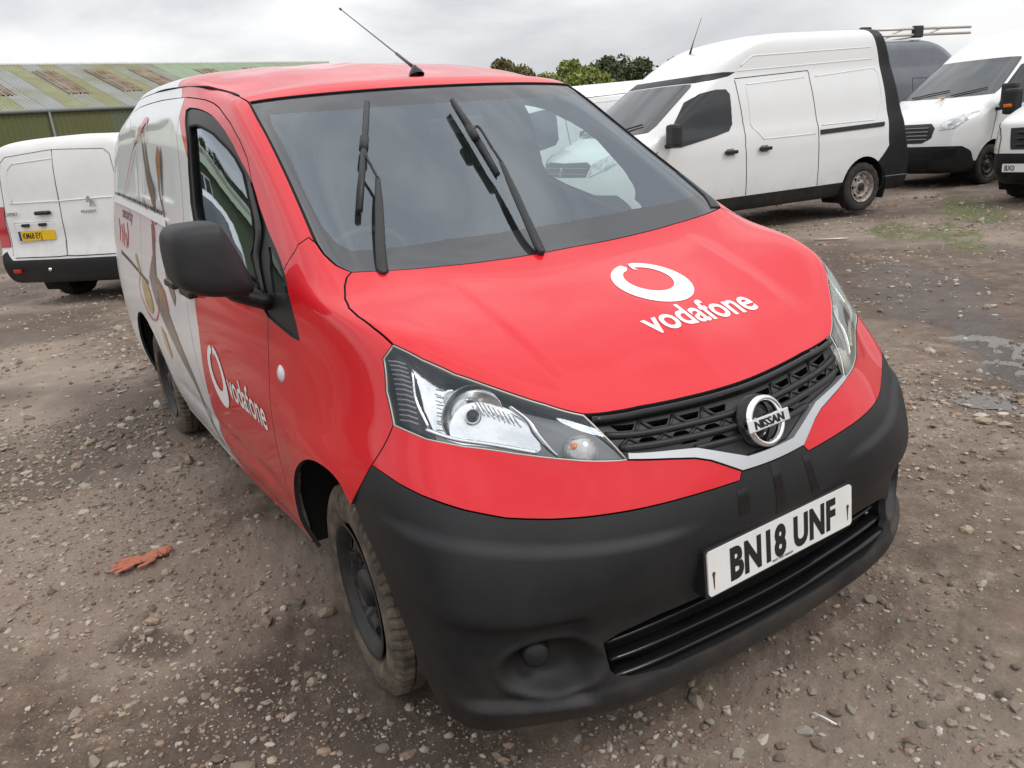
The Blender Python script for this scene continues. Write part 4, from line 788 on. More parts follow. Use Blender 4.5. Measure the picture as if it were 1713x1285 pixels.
def bgvan(name,label,loc,rz,z0,rows,WB,o):
    S=Surf(grid(rows),nu=6,nv=6);top=S.ni-1;v=empty(name,(loc[0],loc[1],z0),math.radians(rz));tag(v,label,'van',o.get('group'))
    R=o.get('R',.335);pm=o.get('paint','white_paint');archs=[]
    for wx in (0,-WB):
        q=S.side([(wx-(R+.075)*math.cos(a),R+(R+.075)*math.sin(a)) for a in np.linspace(-.55,math.pi+.55,22)],(3.2,10));archs.append([(u,max(w,.0)) for u,w in q])
    # lower edge follows the arches
    def reg(c):
        m=np.zeros(len(c),int)
        for f in o['uvblack']: m|=inpoly(c,f).astype(int)
        return m
    def halfpoly():
        P=[(0,0)]
        for a in (archs[0][::-1],archs[1][::-1]): P+=[p for p in a if p[1]>0.001][::1]
        return P
    lo=[(0,.0)]
    for a in archs:
        aa=a[::-1];aa=[p for p in aa if p[1]>.02]
        if aa[0][0]>aa[-1][0]: aa=aa[::-1]
        lo+=[(aa[0][0],0)]+aa+[(aa[-1][0],0)]
    lo+=[(11,0)]
    for fl in (1,-1):
        patch(S,'body',lo+[(11,top),(0,top)],[pm,'bumper_plastic'],v,step=(.22,.25),region=reg,lines=[[(min(max(a,0.),11.),min(max(b_,0.),top-.001)) for a,b_ in f]+[f[0]] for f in o['uvblack']],gap=0,thick=.02,flip=fl)
        for wx in (0,-WB):
            V=[];F=[];n=14
            for i in range(n+1):
                a=math.pi*(-.15+1.3*i/n)
                for yy,rr in ((-rows[3][2]+.02,R+.09),(-.55,R+.09),(-.55,.05)):V.append((wx+rr*math.cos(a),yy*fl,R+rr*math.sin(a)))
            for i in range(n):
                for k in range(2):F.append((i*3+k,i*3+k+1,i*3+k+4,i*3+k+3))
            mesh('wheel_arch_liner',V,F,['void'],v)
            wheel(v,wx,(rows[3][2]-.135)*-fl,-fl,R=R,w=.20,rim=R*.62,rm=o.get('rim','wheel_black'),tm='tyre_black',seg=48,steer=o.get('steer',0) if wx==0 else 0)
    for fl in (1,-1):
        for pts in o.get('side_glass',[]): patch(S,'side_window',sp(S,pts),['dark_glass'],v,step=(.25,.3),off=.006,thick=.008,back='black_plastic',gap=0,flip=fl)
        for pts in o.get('side_black',[]): patch(S,'side_trim',sp(S,pts,(3.2,10.4)),['black_plastic'],v,step=(.3,.2),off=.010,thick=.014,back='black_plastic',gap=0,flip=fl)
        for pts in o.get('side_groove',[]): seam(S,sp(S,pts,(3.2,10),False),v,.011,fl,-.004,pm)
        for pts in o.get('side_seams',[]): seam(S,sp(S,pts,(3.2,10.2),False),v,.0055,fl)
        for (hx,hz) in o.get('handles',[]):
            X,N=S.ev(np.array(S.side([(hx,hz)],(3.4,10)))*[fl,1]);b=box('door_handle',tuple(X[0]+N[0]*.03),(.20,.03,.045),'black_plastic',v,bev=.012);box('handle_recess',tuple(X[0]+N[0]*.004),(.11,.006,.085),'lamp_grey',b,bev=.002)
        for pts,m,of,th in o.get('front',[]):
            P=S.inv([(-y,z) for y,z in spd(pts)],(1,2),(0,4.9));patch(S,('headlight' if m.startswith('headlamp') else 'front_trim'),P,[m],v,step=(.2,.2),off=of,thick=th,back='black_plastic',gap=0,flip=fl)
        for pts,m in o.get('tail',[]):
            patch(S,'tail_lamp',pts,[m],v,step=(.3,.3),off=.010,thick=.03,back='black_plastic',gap=0,flip=fl)
        if 'mirror' in o:
            mx,my,mz,sx,sy,sz=o['mirror'];b=box('wing_mirror',(mx,my*fl,mz),(sx,sy,sz),'dark_plastic',v,bev=.045);tube('mirror_arm',[(mx+.02,(my-.22)*fl,mz-sz*.45),(mx,my*fl,mz-sz*.42)],[.05,.035],'black_plastic',b,seg=8,flat=((0,0,1),.7))
            if o.get('amber'): box('mirror_indicator',(mx+sx*.42,(my+.02)*fl,mz-sz*.15),(.05,sy*.55,.05),'amber_lens',b,bev=.01)
    if 'screen' in o:
        v0,v1,us=o['screen'];a=[(0,v0),(us[0],v0),(us[0]+.12,v0+.25),(us[1],v1-.15),(us[1]-.12,v1),(0,v1)]
        i_=[(0,v0+.22),(us[0]-.22,v0+.22),(us[0]-.10,v0+.40),(us[1]-.25,v1-.40),(us[1]-.35,v1-.28),(0,v1-.28)]
        patch(S,'windscreen',mirror_half(a),['mid_glass','frit'],v,step=(.3,.25),off=.004,thick=.008,back='black_plastic',gap=0,lines=[mirror_half(i_)+[(0,v0+.22)]],region=lambda c:np.where(inpoly(c,mirror_half(i_)),0,1))
        for s,(ua,ub) in ((1,(1.6,-.3)),(1,(-.6,-2.3))):
            P,_=S.ev([(ua,v0+.05),((ua+ub)/2,v0+.22),(ub,v0+.34)],.025);tube('wiper_arm',P,.010,'black_plastic',v,seg=6)
    return v,S
# -- long white van with a raised roof, seen from its nearside
TR=[(.84,.24,.84,.24,-4.05),(.96,.32,.90,.30,-4.10),(1.0,.50,.935,.46,-4.11),(1.01,.68,.95,.64,-4.10),(.99,.86,.955,.82,-4.06),(.94,1.00,.955,.98,-4.02),(.84,1.10,.95,1.08,-4.0),(.64,1.19,.935,1.20,-3.98),(.44,1.27,.905,1.34,-3.95),(.04,1.58,.865,1.60,-3.91),(-.36,1.87,.80,1.86,-3.87),(-.50,1.95,.775,1.98,-3.85),(-.82,2.14,.75,2.20,-3.80),(-1.18,2.31,.67,2.37,-3.74),(-1.5,2.39,.42,2.43,-3.68),(-2.0,2.45,0,2.46,-3.5)]
opt=dict(R=.335,rim='rim_rusty',uvblack=[[(-.01,-.01),(11.01,.001),(11.01,1.85),(8.08,1.85),(4.3,1.85),(3.4,2.9),(-.01,2.95)],[(11.01,1.87),(11.01,14.2),(8.93,14.2),(8.88,9),(8.80,4.2),(8.55,3.0),(8.10,1.87)],[(-.01,9.97),(3.1,9.97),(3.9,10.1),(4.75,10.4),(4.95,10.85),(4.2,10.95),(-.01,10.9)]],
 side_glass=[[(.0,1.13),(-.17,1.43),(-.35,1.64),(-.58,1.73),(-.83,1.765),(-.98,1.76),(-1.03,1.70),(-1.02,1.34),(-.96,1.26),(-.73,1.21),(-.20,1.12)]],
 side_seams=[[(-1.22,.44),(-1.20,1.3),(-1.14,1.86)],[(-2.43,.44),(-2.42,1.16),(-2.35,1.92)],[(-1.14,1.88),(-2.35,1.92)],[(.10,.62),(.14,1.10)]],
 side_groove=[[(-1.30,1.80),(-1.32,1.30),(-1.50,1.12),(-2.36,1.12)],[(-1.30,1.80),(-2.28,1.84)],[(-2.46,1.84),(-3.52,1.90),(-3.60,1.84),(-3.62,1.50),(-3.45,1.22),(-2.48,1.22)],[(-1.25,2.02),(-1.45,2.14),(-3.50,2.17)],[(-1.20,1.97),(-3.52,2.02)]],
 side_black=[[(-2.45,1.10),(-3.62,1.12),(-3.64,1.14),(-3.64,1.18),(-2.45,1.16)]],
 handles=[(-.95,1.0),(-1.50,1.0)],
 front=[([(0,.86),(.56,.87),(.60,1.0),(.50,1.04),(0,1.03)],'black_plastic',.006,.03),([(.60,.86),(.84,.95),(.93,1.10),(.91,1.16),(.76,1.10),(.62,1.02)],'headlamp',.008,.03),([(0,.40),(.45,.40),(.50,.58),(0,.60)],'void',.004,.02),([(.62,.42),(.78,.42),(.80,.54),(.62,.54)],'void',.004,.02)],
 mirror=(-.02,1.07,1.27,.13,.20,.27),screen=(8.15,9.92,(3.05,3.1)),tail=[([(9.72,4.6),(10.12,4.6),(10.12,8.4),(9.75,8.4)],'red_lens')])
trafic,ST=bgvan('parked_van','long white van with a raised roof, black door rail and rusty steel wheels',(-6.42,5.82),261.0,-.03,TR,3.30,opt)
for k in (.90,.965): 
    P,_=ST.ev([(u,float(ST.inv([(0.0,k)],(1,2),(0,.5))[0][1])) for u in np.linspace(-1.6,1.6,12)],.016);tube('grille_bar',P,.006,'lamp_grey',trafic,seg=5)
X=np.array([.985,0,.92]);lathe('emblem',[(0,.028),(.012,.034),(.012,.046),(0,.052)],X-(.01,0,0),(1,0,.25),'chrome',trafic,seg=4,smooth=False).data.transform(Matrix.Translation(X)@Matrix.Diagonal((1,.72,1.25,1))@Matrix.Translation(-X))
tube('aerial',[(-1.05,0,2.24),(-1.12,0,2.42),(-1.25,0,2.70)],[.016,.005,.003],'gloss_black',trafic,seg=6)
# -- second white van, parked beyond the first
TB=[r if r[1]<1.9 else None for r in TR];TB=[r for r in TB if r]+[(-.62,1.95,.72,1.96,-3.84),(-.95,1.99,.48,1.99,-3.75),(-1.5,2.01,0,2.02,-3.5)]
o2=dict(opt);o2['uvblack']=opt['uvblack'][:2];o2['rim']='wheel_black';o2['screen']=(8.15,9.8,(3.05,3.1))
vb,SB=bgvan('parked_van','low-roofed white van half hidden behind the bonnet of the long white van',(-9.1,5.1),258,-.06,TB,3.1,o2)
tube('aerial',[(-1.15,.2,1.98),(-1.5,.2,2.3)],[.012,.003],'gloss_black',vb,seg=6)
o3=dict(o2);vc,_=bgvan('parked_van','white van at the back with only its pale roof showing beyond the others',(-14.2,8.2),250,-.11,[(a,b*1.04,c,d*1.04,e) for a,b,c,d,e in TB],3.3,o3)
box('roof_box',(-2.2,0,2.14),(1.2,1.0,.12),'white_paint_dirty',vc,bev=.03)
# -- dark grey high van with a ladder rack
TG=[(a,b*(1.12 if b>1.2 else 1.0),c*1.04,d*(1.12 if d>1.2 else 1.0),e-1.0) for a,b,c,d,e in TR]
o4=dict(opt);o4['paint']='grey_paint';o4['rim']='wheel_black';o4['uvblack']=opt['uvblack'][:1];o4['side_groove']=[]
vg,SG=bgvan('parked_van','dark grey high-sided van with a pale ladder rack along its roof',(-9.0,18.0),84,-.11,TG,4.2,o4)
rk=tag(empty('ladder_rack',(0,0,0)),'pale metal ladder rack with two black clamps on the dark grey van','ladder rack')
import math as _m
def tov(v,p): a=v.rotation_euler.z;return (v.location.x+p[0]*_m.cos(a)-p[1]*_m.sin(a),v.location.y+p[0]*_m.sin(a)+p[1]*_m.cos(a),v.location.z+p[2])
rk.location=tov(vg,(-2.2,0,2.76));rk.rotation_euler=vg.rotation_euler
for y in (-.62,.62):
    tube('rail',[(-2.0,y,.03),(2.0,y,.03)],.028,'pale_metal',rk,seg=8);tube('rail',[(-2.0,y,.15),(2.0,y,.15)],.028,'pale_metal',rk,seg=8)
    for x in (-1.6,-.4,.8): tube('strut',[(x-.25,y,.03),(x+.25,y,.15)],.016,'pale_metal',rk,seg=6)
for x in (-1.35,.25):
    box('clamp',(x,-.62,.09),(.28,.10,.24),'black_plastic',rk,bev=.03);tube('cross_bar',[(x,-.66,.0),(x,.66,.0)],.022,'pale_metal',rk,seg=6)
# -- large white van, front three-quarter
TF=[(.86,.26,.90,.26,-4.75),(.98,.34,.97,.32,-4.80),(1.01,.52,1.0,.48,-4.82),(1.01,.70,1.02,.66,-4.82),(.97,.88,1.025,.86,-4.82),(.92,1.04,1.025,1.04,-4.81),(.78,1.17,1.02,1.20,-4.80),(.46,1.33,1.00,1.34,-4.79),(.14,1.46,.965,1.50,-4.76),(-.36,1.80,.90,1.76,-4.70),(-.84,2.10,.82,2.06,-4.65),(-1.02,2.22,.79,2.18,-4.62),(-1.40,2.42,.76,2.38,-4.6),(-1.9,2.56,.68,2.55,-4.5),(-2.3,2.62,.42,2.62,-4.4),(-2.8,2.64,0,2.64,-4.2)]
of=dict(R=.345,uvblack=[[(-.01,-.01),(11.01,.001),(11.01,1.8),(4.6,1.8),(3.9,2.7),(3.2,3.15),(-.01,3.15)]],side_glass=[[(-.06,1.30),(-1.10,1.32),(-1.16,1.38),(-1.15,1.90),(-1.08,1.96),(-.86,1.94),(-.55,1.72),(-.22,1.48)]],
 side_seams=[[(-1.30,.46),(-1.32,2.02)],[(-2.60,.46),(-2.6,2.05)],[(.10,.75),(-.02,1.28)]],side_black=[[(-2.6,.98),(-4.0,.98),(-4.0,1.04),(-2.6,1.04)]],handles=[(-1.05,1.12),(-1.6,1.12)],
 front=[([(0,.78),(.36,.78),(.50,.86),(.52,1.02),(.44,1.09),(0,1.09)],'black_plastic',.008,.03),([(.60,.98),(.82,1.00),(.93,1.12),(.955,1.25),(.84,1.20),(.66,1.12),(.57,1.05)],'headlamp',.012,.03),([(.55,.50),(.86,.54),(.90,.68),(.62,.64)],'void',.004,.02),([(0,.36),(.5,.36),(.5,.50),(0,.50)],'void',.004,.02)],
 mirror=(-.02,1.20,1.44,.16,.24,.42),amber=True,screen=(8.10,9.95,(3.1,3.12)),tail=[])
vf,SF=bgvan('parked_van','large white van with black bumper and yellow-tipped wiper parked front three-quarter',(-6.43,13.3),-94.6,-.12,TF,3.75,of)
def bars(S,v,zs,ymax,m='lamp_grey',r=.012,off=.02):
    for z in zs:
        w=float(S.inv([(0,z)],(1,2),(0,.5))[0][1]);um=max(.2,min(2.6,ymax/.38));P,_=S.ev([(u,w) for u in np.linspace(-um,um,12)],off);tube('grille_bar',P,r,m,v,seg=6)
bars(SF,vf,(.84,.90,.96,1.02),.42)
o5=tag(box('yellow_rag',tov(vf,(.10,.10,1.50)),(.34,.05,.03),'print_yellow',None,bev=.01,rz=math.radians(-94)),'small yellow stick lying at the foot of the large white van windscreen','stick')
# -- older white van at the right edge
TO=[(.80,.26,.88,.26,-4.4),(.90,.34,.94,.32,-4.45),(.93,.50,.97,.48,-4.46),(.93,.66,.98,.64,-4.46),(.90,.82,.985,.82,-4.46),(.86,1.02,.985,1.0,-4.45),(.78,1.12,.98,1.14,-4.45),(.46,1.24,.965,1.28,-4.44),(.14,1.36,.94,1.42,-4.42),(-.34,1.70,.88,1.68,-4.38),(-.80,2.02,.81,1.98,-4.33),(-.95,2.12,.78,2.10,-4.3),(-1.3,2.30,.74,2.28,-4.28),(-1.7,2.42,.6,2.42,-4.25),(-2.0,2.46,.36,2.46,-4.2),(-2.4,2.48,0,2.48,-4.0)]
oo=dict(R=.33,uvblack=[[(-.01,-.01),(11.01,.001),(11.01,1.5),(4.6,1.5),(3.9,2.7),(3.2,3.2),(-.01,3.2)]],side_glass=of['side_glass'],side_seams=of['side_seams'],side_black=[],handles=[(-1.05,1.05)],paint='white_paint_dirty',
 front=[([(0,.74),(.60,.74),(.64,.90),(.66,1.02),(0,1.04)],'dark_plastic',.008,.03),([(.78,.68),(.92,.70),(.955,.98),(.93,1.08),(.84,1.02),(.79,.90)],'headlamp_yellowed',.014,.03),([(.60,.36),(.80,.40),(.80,.50),(.60,.48)],'void',.004,.02),([(0,.30),(.5,.30),(.5,.40),(0,.40)],'void',.004,.02)],
 mirror=(-.05,1.12,1.36,.16,.22,.36),amber=True,screen=(8.10,9.95,(3.1,3.12)),tail=[])
vo,SO=bgvan('parked_van','older grubby white van at the right edge with tall yellowed headlights',(-3.25,11.45),-92,-.10,TO,3.3,oo)
bars(SO,vo,(.80,.88,.96),.55,'black_plastic',.014,.02)
lathe('emblem',[(0,.0004),(.02,.05),(.012,.062),(0,.066)][::-1],(.90,0,.92),(1,0,.1),'blue_emblem',vo,seg=24)
pp=flatpoly('number_plate',rrect(.52,.111,.01),(.955,-.38,.50),(0,1,0),(0,0,1),'plate_white',vo,thick=.01)
text('plate_lettering','BX0',.10,(.9555,-.61,.465),(0,1,0),(0,0,1),'plate_black',pp,bold=.002,wscale=.78,ext=.0005,res=2)
# -- white van seen from behind on the left
EX=[(.75,.26,.86,.30,-4.05),(.86,.34,.92,.36,-4.12),(.90,.50,.95,.50,-4.15),(.90,.66,.955,.62,-4.14),(.86,.82,.96,.80,-4.10),(.78,.98,.96,.96,-4.09),(.66,1.08,.955,1.10,-4.08),(.36,1.20,.94,1.20,-4.07),(.08,1.28,.94,1.32,-4.06),(-.40,1.55,.92,1.55,-4.04),(-.80,1.74,.89,1.76,-4.00),(-.95,1.81,.85,1.84,-3.97),(-1.2,1.87,.72,1.90,-3.92),(-1.5,1.92,.40,1.935,-3.8),(-1.9,1.95,0,1.95,-3.5)]
def rearbump(X): return ((X[:,0]<-3.55)&(X[:,2]<.60+.10*np.clip((abs(X[:,1])-.80)/.1,0,1)))
oe=dict(R=.335,uvblack=[[(8.6,-.01),(8.9,1.6),(9.55,3.1),(9.95,3.45),(10.10,2.75),(11.01,2.75),(11.01,-.01)]],side_glass=[[(-.06,1.14),(-1.06,1.18),(-1.10,1.60),(-.70,1.60),(-.30,1.36)]],side_seams=[[(-1.25,.4),(-1.28,1.7)],[(-2.35,.4),(-2.35,1.7)]],handles=[(-1.0,.98)],
 front=[([(0,.80),(.5,.82),(.55,.98),(0,1.0)],'black_plastic',.006,.03),([(.6,.84),(.84,.92),(.90,1.06),(.64,1.0)],'headlamp',.008,.03)],mirror=(-.1,1.06,1.2,.15,.2,.28),screen=(8.1,9.85,(3.05,3.1)),tail=[([(9.70,3.7),(10.09,3.7),(10.07,5.4),(10.08,7.1),(9.72,7.1)],'red_lens')],group=None,paint='white_paint_dirty')
ve,SE=bgvan('parked_van','white van on the left showing its twin rear doors and yellow number plate',(-11.4,2.37),131,-.11,EX,3.275,oe)
def rear(pts): return SE.inv([(-abs(y),z) for y,z in pts],(1,2),(10.05,11))
def rseam(pts,r=.006,m='void',off=0):
    q=[]
    for (y0,z0),(y1,z1) in zip(pts[:-1],pts[1:]):
        for t in np.linspace(0,1,6,endpoint=False): q.append((y0+(y1-y0)*t,z0+(z1-z0)*t))
    q.append(pts[-1]);P=[]
    for y,z in q:
        u,v=rear([(y,z)])[0];P.append(SE.ev([(u*(1 if y<0 else -1),v)],off)[0][0])
    return tube('panel_gap',P,r,m,ve,seg=5)
rseam([(.0,.62),(.0,1.80)],.005)
rseam([(-.82,.64),(-.84,1.1),(-.81,1.55),(-.78,1.70),(-.70,1.76),(0,1.80),(.70,1.76),(.78,1.70),(.81,1.55),(.84,1.1),(.82,.64)],.0035)
rseam([(-.74,1.24),(0,1.235),(.74,1.24)],.009,'white_paint_dirty',.0);rseam([(.70,1.24),(.68,1.62),(.60,1.68),(.05,1.70)],.007,'white_paint_dirty',.0)
rseam([(-.79,.615),(0,.612),(.79,.615)],.006)
RA=math.radians(180)
def rbox(name,y,z,s,m,x=-4.09,bev=.008,par=None): return box(name,(x,y,z),s,m,par or ve,bev=bev)
rbox('number_plate_recess',.40,.90,(.02,.62,.24),'white_paint_dirty',-4.085,.02)
ep=flatpoly('number_plate',rrect(.52,.111,.01),(-4.115,.40,.865),(0,-1,0),(0,0,1),'plate_yellow',ve,thick=.012)
text('plate_lettering','KM68 EYJ',.096,(-4.1155,.635-.035,.832),(0,-1,0),(0,0,1),'plate_black',ep,bold=.0018,wscale=.72,ext=.0005,res=2)
flatpoly('plate_band',[(0,0),(.036,0),(.036,.111),(0,.111)],(-4.1155,.66,.8095),(0,-1,0),(0,0,1),'blue_emblem',ep,thick=.001)
for y in (.28,.53): rbox('plate_lamp',y,.985,(.05,.10,.035),'black_plastic',-4.10,.008)
dh=rbox('door_handle',.24,1.115,(.04,.22,.045),'black_plastic',-4.105,.016);lathe('lock',[(0,.02),(.02,.018),(.021,.0004)],(-4.12,.16,1.115),(-1,0,0),'gloss_black',dh,seg=14)
rbox('brake_light',.17,1.865,(.05,.26,.035),'red_lens',-3.915,.01)
text('badge_lettering','EXPERT',.055,(-4.096,.80,1.10),(0,-1,0),(0,0,1),'lamp_grey',ve,bold=.001,ext=.002,res=2)
text('badge_lettering','PEUGEOT',.042,(-4.092,-.30,1.085),(0,-1,0),(0,0,1),'lamp_grey',ve,bold=.001,ext=.002,res=2,space=1.25)
lion=[(0,.09),(.02,.115),(.05,.12),(.06,.10),(.05,.085),(.075,.08),(.10,.06),(.105,.02),(.12,.0),(.095,.0),(.085,.03),(.065,.035),(.06,.0),(.035,.0),(.045,.04),(.035,.06),(.01,.05),(-.01,.06),(.02,.075)]
flatpoly('lion_emblem',lion,(-4.092,-.40,1.15),(0,-1,0),(0,0,1),'chrome',ve,thick=.006)
rbox('reflector',.78,.46,(.03,.11,.045),'red_lens',-4.15,.01);lathe('towing_eye',[(0,.02),(.02,.02),(.021,.0004)],(-4.15,.28,.47),(-1,0,0),'chrome',ve,seg=12)
# -- parked vans off to the left, seen mirrored in the driver's window
for i,(x,y,l) in enumerate(((-14.5,-4.7,'white van nearest in the row mirrored in the driver window'),(-17.8,-5.6,'white van in the middle of the row mirrored in the driver window'),(-21.3,-6.4,'white van farthest in the row mirrored in the driver window'))):
    src=vb;n=src.copy();SC.collection.objects.link(n);n.location=(x,y,-.11);n.rotation_euler=(0,0,math.radians(18));n['label']=l;n.name='parked_van'
    for c in src.children:
        q=c.copy();SC.collection.objects.link(q);q.parent=n
        for g in c.children: w_=g.copy();SC.collection.objects.link(w_);w_.parent=q
# ================================================================== warehouse
mat('roof_grey',(.30,.31,.30),rough=.8,nscale=.35,namt=.9,col2=(.22,.22,.12))
mat('roof_mossy',(.24,.24,.13),rough=.85,nscale=.5,namt=.9,col2=(.33,.32,.20))
mat('roof_green',(.30,.37,.26),rough=.7,nscale=.4,namt=.7,col2=(.24,.30,.18))
mat('skylight_brown',(.13,.082,.048),rough=.8,nscale=1.1,namt=.9,col2=(.28,.22,.16))
mat('wall_olive',(.115,.12,.045),rough=.7,nscale=.3,namt=.6,col2=(.15,.15,.07))
mat('wall_green',(.10,.13,.075),rough=.7,nscale=.3,namt=.5,col2=(.14,.16,.10))
mat('brick_wall',(.22,.09,.06),rough=.9,nscale=3,namt=.8,col2=(.30,.15,.10))
mat('gutter_grey',(.20,.21,.21),rough=.5)
mat('bark',(.07,.055,.04),rough=.95,nscale=8,namt=.8)
PH=math.radians(191.0);DW=47.0;nn=np.array([math.cos(PH),math.sin(PH),0]);tt=np.array([-math.sin(PH),math.cos(PH),0]);base=np.array([CAMP[0],CAMP[1],0])
def wp(s,d,z): return base+nn*(DW+d)+tt*s*-1+np.array([0,0,z-.11])
# s grows to the right in the picture
EAV=4.5;RDG=7.8;DR=11.0;S0=-34;S1=37.0
wh=empty('warehouse',tuple(wp(0,0,0)));tag(wh,'long low warehouse with corrugated grey and green roof and rusty brown skylights','warehouse')
def wmesh(name,V,F,m,par=wh,**k):
    o=np.array(wh.location);return mesh(name,[np.array(v)-o for v in V],F,[m],par,**k)
def sheet(name,s0,s1,d0,z0,d1,z1,m,ribs=5,amp=.055):
    n=ribs*4;V=[];sl=np.array([0,0,1.]) if d0==d1 else None
    for (d,z) in ((d0,z0),(d1,z1)):
        for i in range(n+1):
            s=s0+(s1-s0)*i/n;h=amp*(1 if i%4 in(0,1) else 0)
            V.append(wp(s,d-(h if d0==d1 else 0),z+(0 if d0==d1 else h)))
    F=[(i,i+1,n+2+i,n+1+i) for i in range(n)];return wmesh(name,V,F,m)
sky=[(11.2,12.5,.28,.82),(15.1,16.3,.28,.82),(18.1,19.3,.30,.84),(20.8,22.0,.30,.84),(25.0,26.4,.42,.82),(28.7,30.1,.50,.84),(32.4,33.7,.52,.80)]
s=S0;k=0
while s<S1-.01:
    mt='roof_green' if s>22.9 else ('roof_mossy' if (k*7)%5<2 else 'roof_grey')
    sheet('roof_sheet',s,s+.985,0,EAV,DR,RDG,mt);s+=1.0;k+=1
for (a,b,f0,f1) in sky+[(a-19,b-19,f0,f1) for a,b,f0,f1 in [(11.0,12.8,.25,.90),(14.9,16.5,.22,.88),(18.0,19.5,.24,.90)]]:
    z=lambda f:EAV+(RDG-EAV)*f+.05
    # drop of the slope gives the sheets their slant in the picture
    sheet('skylight',a,b,DR*f0,z(f0),DR*f1,z(f1),'skylight_brown',4,.04)
s=S0
while s<S1-.01: sheet('wall_sheet',s,s+2.0,0,0,0,EAV-.12,'wall_olive' if s<16 else 'wall_green',8,.03);s+=2.0
wmesh('gable_wall',[wp(S1,0,0),wp(S1,2*DR,0),wp(S1,2*DR,EAV),wp(S1,DR,RDG),wp(S1,0,EAV)],[(0,1,2,3,4)],'wall_green')
wmesh('rear_wall',[wp(S0,.3,0),wp(S1,.3,0),wp(S1,.3,EAV-.2),wp(S0,.3,EAV-.2)],[(0,1,2,3)],'wall_olive')
wmesh('rear_roof',[wp(S0,DR,RDG),wp(S1,DR,RDG),wp(S1,2*DR,EAV),wp(S0,2*DR,EAV)],[(0,1,2,3)],'roof_grey')
o=np.array(wh.location)
tube('gutter',[wp(S0,-.12,EAV-.05)-o,wp(S1,-.12,EAV-.05)-o],.10,'gutter_grey',wh,seg=8)
tube('ridge_cap',[wp(S0,DR,RDG+.06)-o,wp(S1,DR,RDG+.06)-o],.14,'white_paint_dirty',wh,seg=8)
for s in (-24,-12,0,13,25): tube('downpipe',[wp(s,-.15,EAV-.1)-o,wp(s,-.15,0)-o],.06,'gutter_grey',wh,seg=6)
# lower green office block in front of the hall (mirrored in the side window)
ofc=empty('office_block',tuple(wp(-20,-14,0)));tag(ofc,'green clad office block with brick base and white framed window','building')
oo_=np.array(ofc.location)
def om(name,V,F,m): return mesh(name,[np.array(v)-oo_ for v in V],F,[m],ofc)
a0,a1,d0,d1=-46,5,-16,-8
om('brick_base',[wp(a0,d0,0),wp(a1,d0,0),wp(a1,d0,1.6),wp(a0,d0,1.6),wp(a1,d1,0),wp(a1,d1,1.6)],[(0,1,2,3),(1,4,5,2)],'brick_wall')
om('wall',[wp(a0,d0-.02,1.6),wp(a1+.02,d0-.02,1.6),wp(a1+.02,d0-.02,3.6),wp(a0,d0-.02,3.6),wp(a1+.02,d1,1.6),wp(a1+.02,d1,3.6)],[(0,1,2,3),(1,4,5,2)],'wall_green')
om('roof',[wp(a0,d0-.5,3.6),wp(a1+.4,d0-.5,3.6),wp(a1+.4,d1,5.0),wp(a0,d1,5.0)],[(0,1,2,3)],'roof_green')
for s_ in (-34,-27,-20,-13,-7,-1):
    f=om('window',[wp(s_-.75,d0-.06,1.9),wp(s_+.75,d0-.06,1.9),wp(s_+.75,d0-.06,3.1),wp(s_-.75,d0-.06,3.1)],[(0,1,2,3)],'white_paint')
    for q in (-.36,.36): mesh('pane',[np.array(wp(s_+q+e,d0-.09,z))-oo_ for e,z in ((-.28,2.0),(.28,2.0),(.28,3.0),(-.28,3.0))],[(0,1,2,3)],['dark_glass'],f)
# ================================================================== trees
def leafmat(name,c1,c2):
    m=mat(name,c1,rough=.75,nscale=1.3,namt=1.0,col2=c2);m.node_tree.nodes['Principled BSDF'].inputs['Subsurface Weight'].default_value=0
leafmat('leaf_olive',(.16,.14,.05),(.08,.08,.035));leafmat('leaf_green',(.25,.28,.07),(.13,.17,.04));leafmat('leaf_dark',(.085,.115,.05),(.045,.065,.03))
def tree(label,az,dist,h,w,m,seed,n=7500,ls=.19):
    r=np.random.default_rng(seed);a=math.radians(az);x,y=CAMP[0]+dist*math.cos(a),CAMP[1]+dist*math.sin(a)
    t=empty('tree',(x,y,-.11));tag(t,label,'tree')
    tr=tube('trunk',[(0,0,0),(.05*h*.2,0,h*.25),(0,.1,h*.5),(0,0,h*.85)],[h*.030,h*.024,h*.016,.03],'bark',t,seg=8)
    nb=16;C=[]
    for i in range(nb):
        th=r.uniform(0,6.28);rr=math.sqrt(r.uniform(0.02,1))*w*.40;zz=h*(.30+.56*r.uniform(0,1)**.8)*(1-.18*(rr/(w*.4))**2)
        C.append((rr*math.cos(th),rr*math.sin(th),zz,w*r.uniform(.13,.24)))
        tube('limb',[(0,0,h*r.uniform(.25,.5)),(rr*.5*math.cos(th),rr*.5*math.sin(th),zz*.75),(rr*math.cos(th),rr*math.sin(th),zz)],[h*.010,h*.006,.02],'bark',t,seg=5)
    C.append((0,0,h*.86,w*.15));C=np.array(C);k=r.integers(0,len(C),n);d=r.normal(size=(n,3));d/=np.linalg.norm(d,axis=1,keepdims=True)
    P=C[k,:3]+d*(C[k,3]*(r.uniform(.45,1.08,n)))[:,None]*[1,1,.8]
    u=r.normal(size=(n,3));u/=np.linalg.norm(u,axis=1,keepdims=True);v=np.cross(u,r.normal(size=(n,3)));v/=np.linalg.norm(v,axis=1,keepdims=True)
    s=(r.uniform(.6,1.4,n)*ls)[:,None]
    V=np.stack([P-u*s,P+v*s*.6,P+u*s,P-v*s*.6],1).reshape(-1,3);F=np.arange(4*n).reshape(-1,4)
    npmesh('crown',V,F,[m],t);return t
tree('russet-green bushy tree rising just behind the red roof, left of the tree group',147.0,80,8.5,6.4,'leaf_olive',1)
tree('small dark bush-like tree between the russet tree and the bright green one',144.3,84,7.2,3.2,'leaf_dark',2,3500)
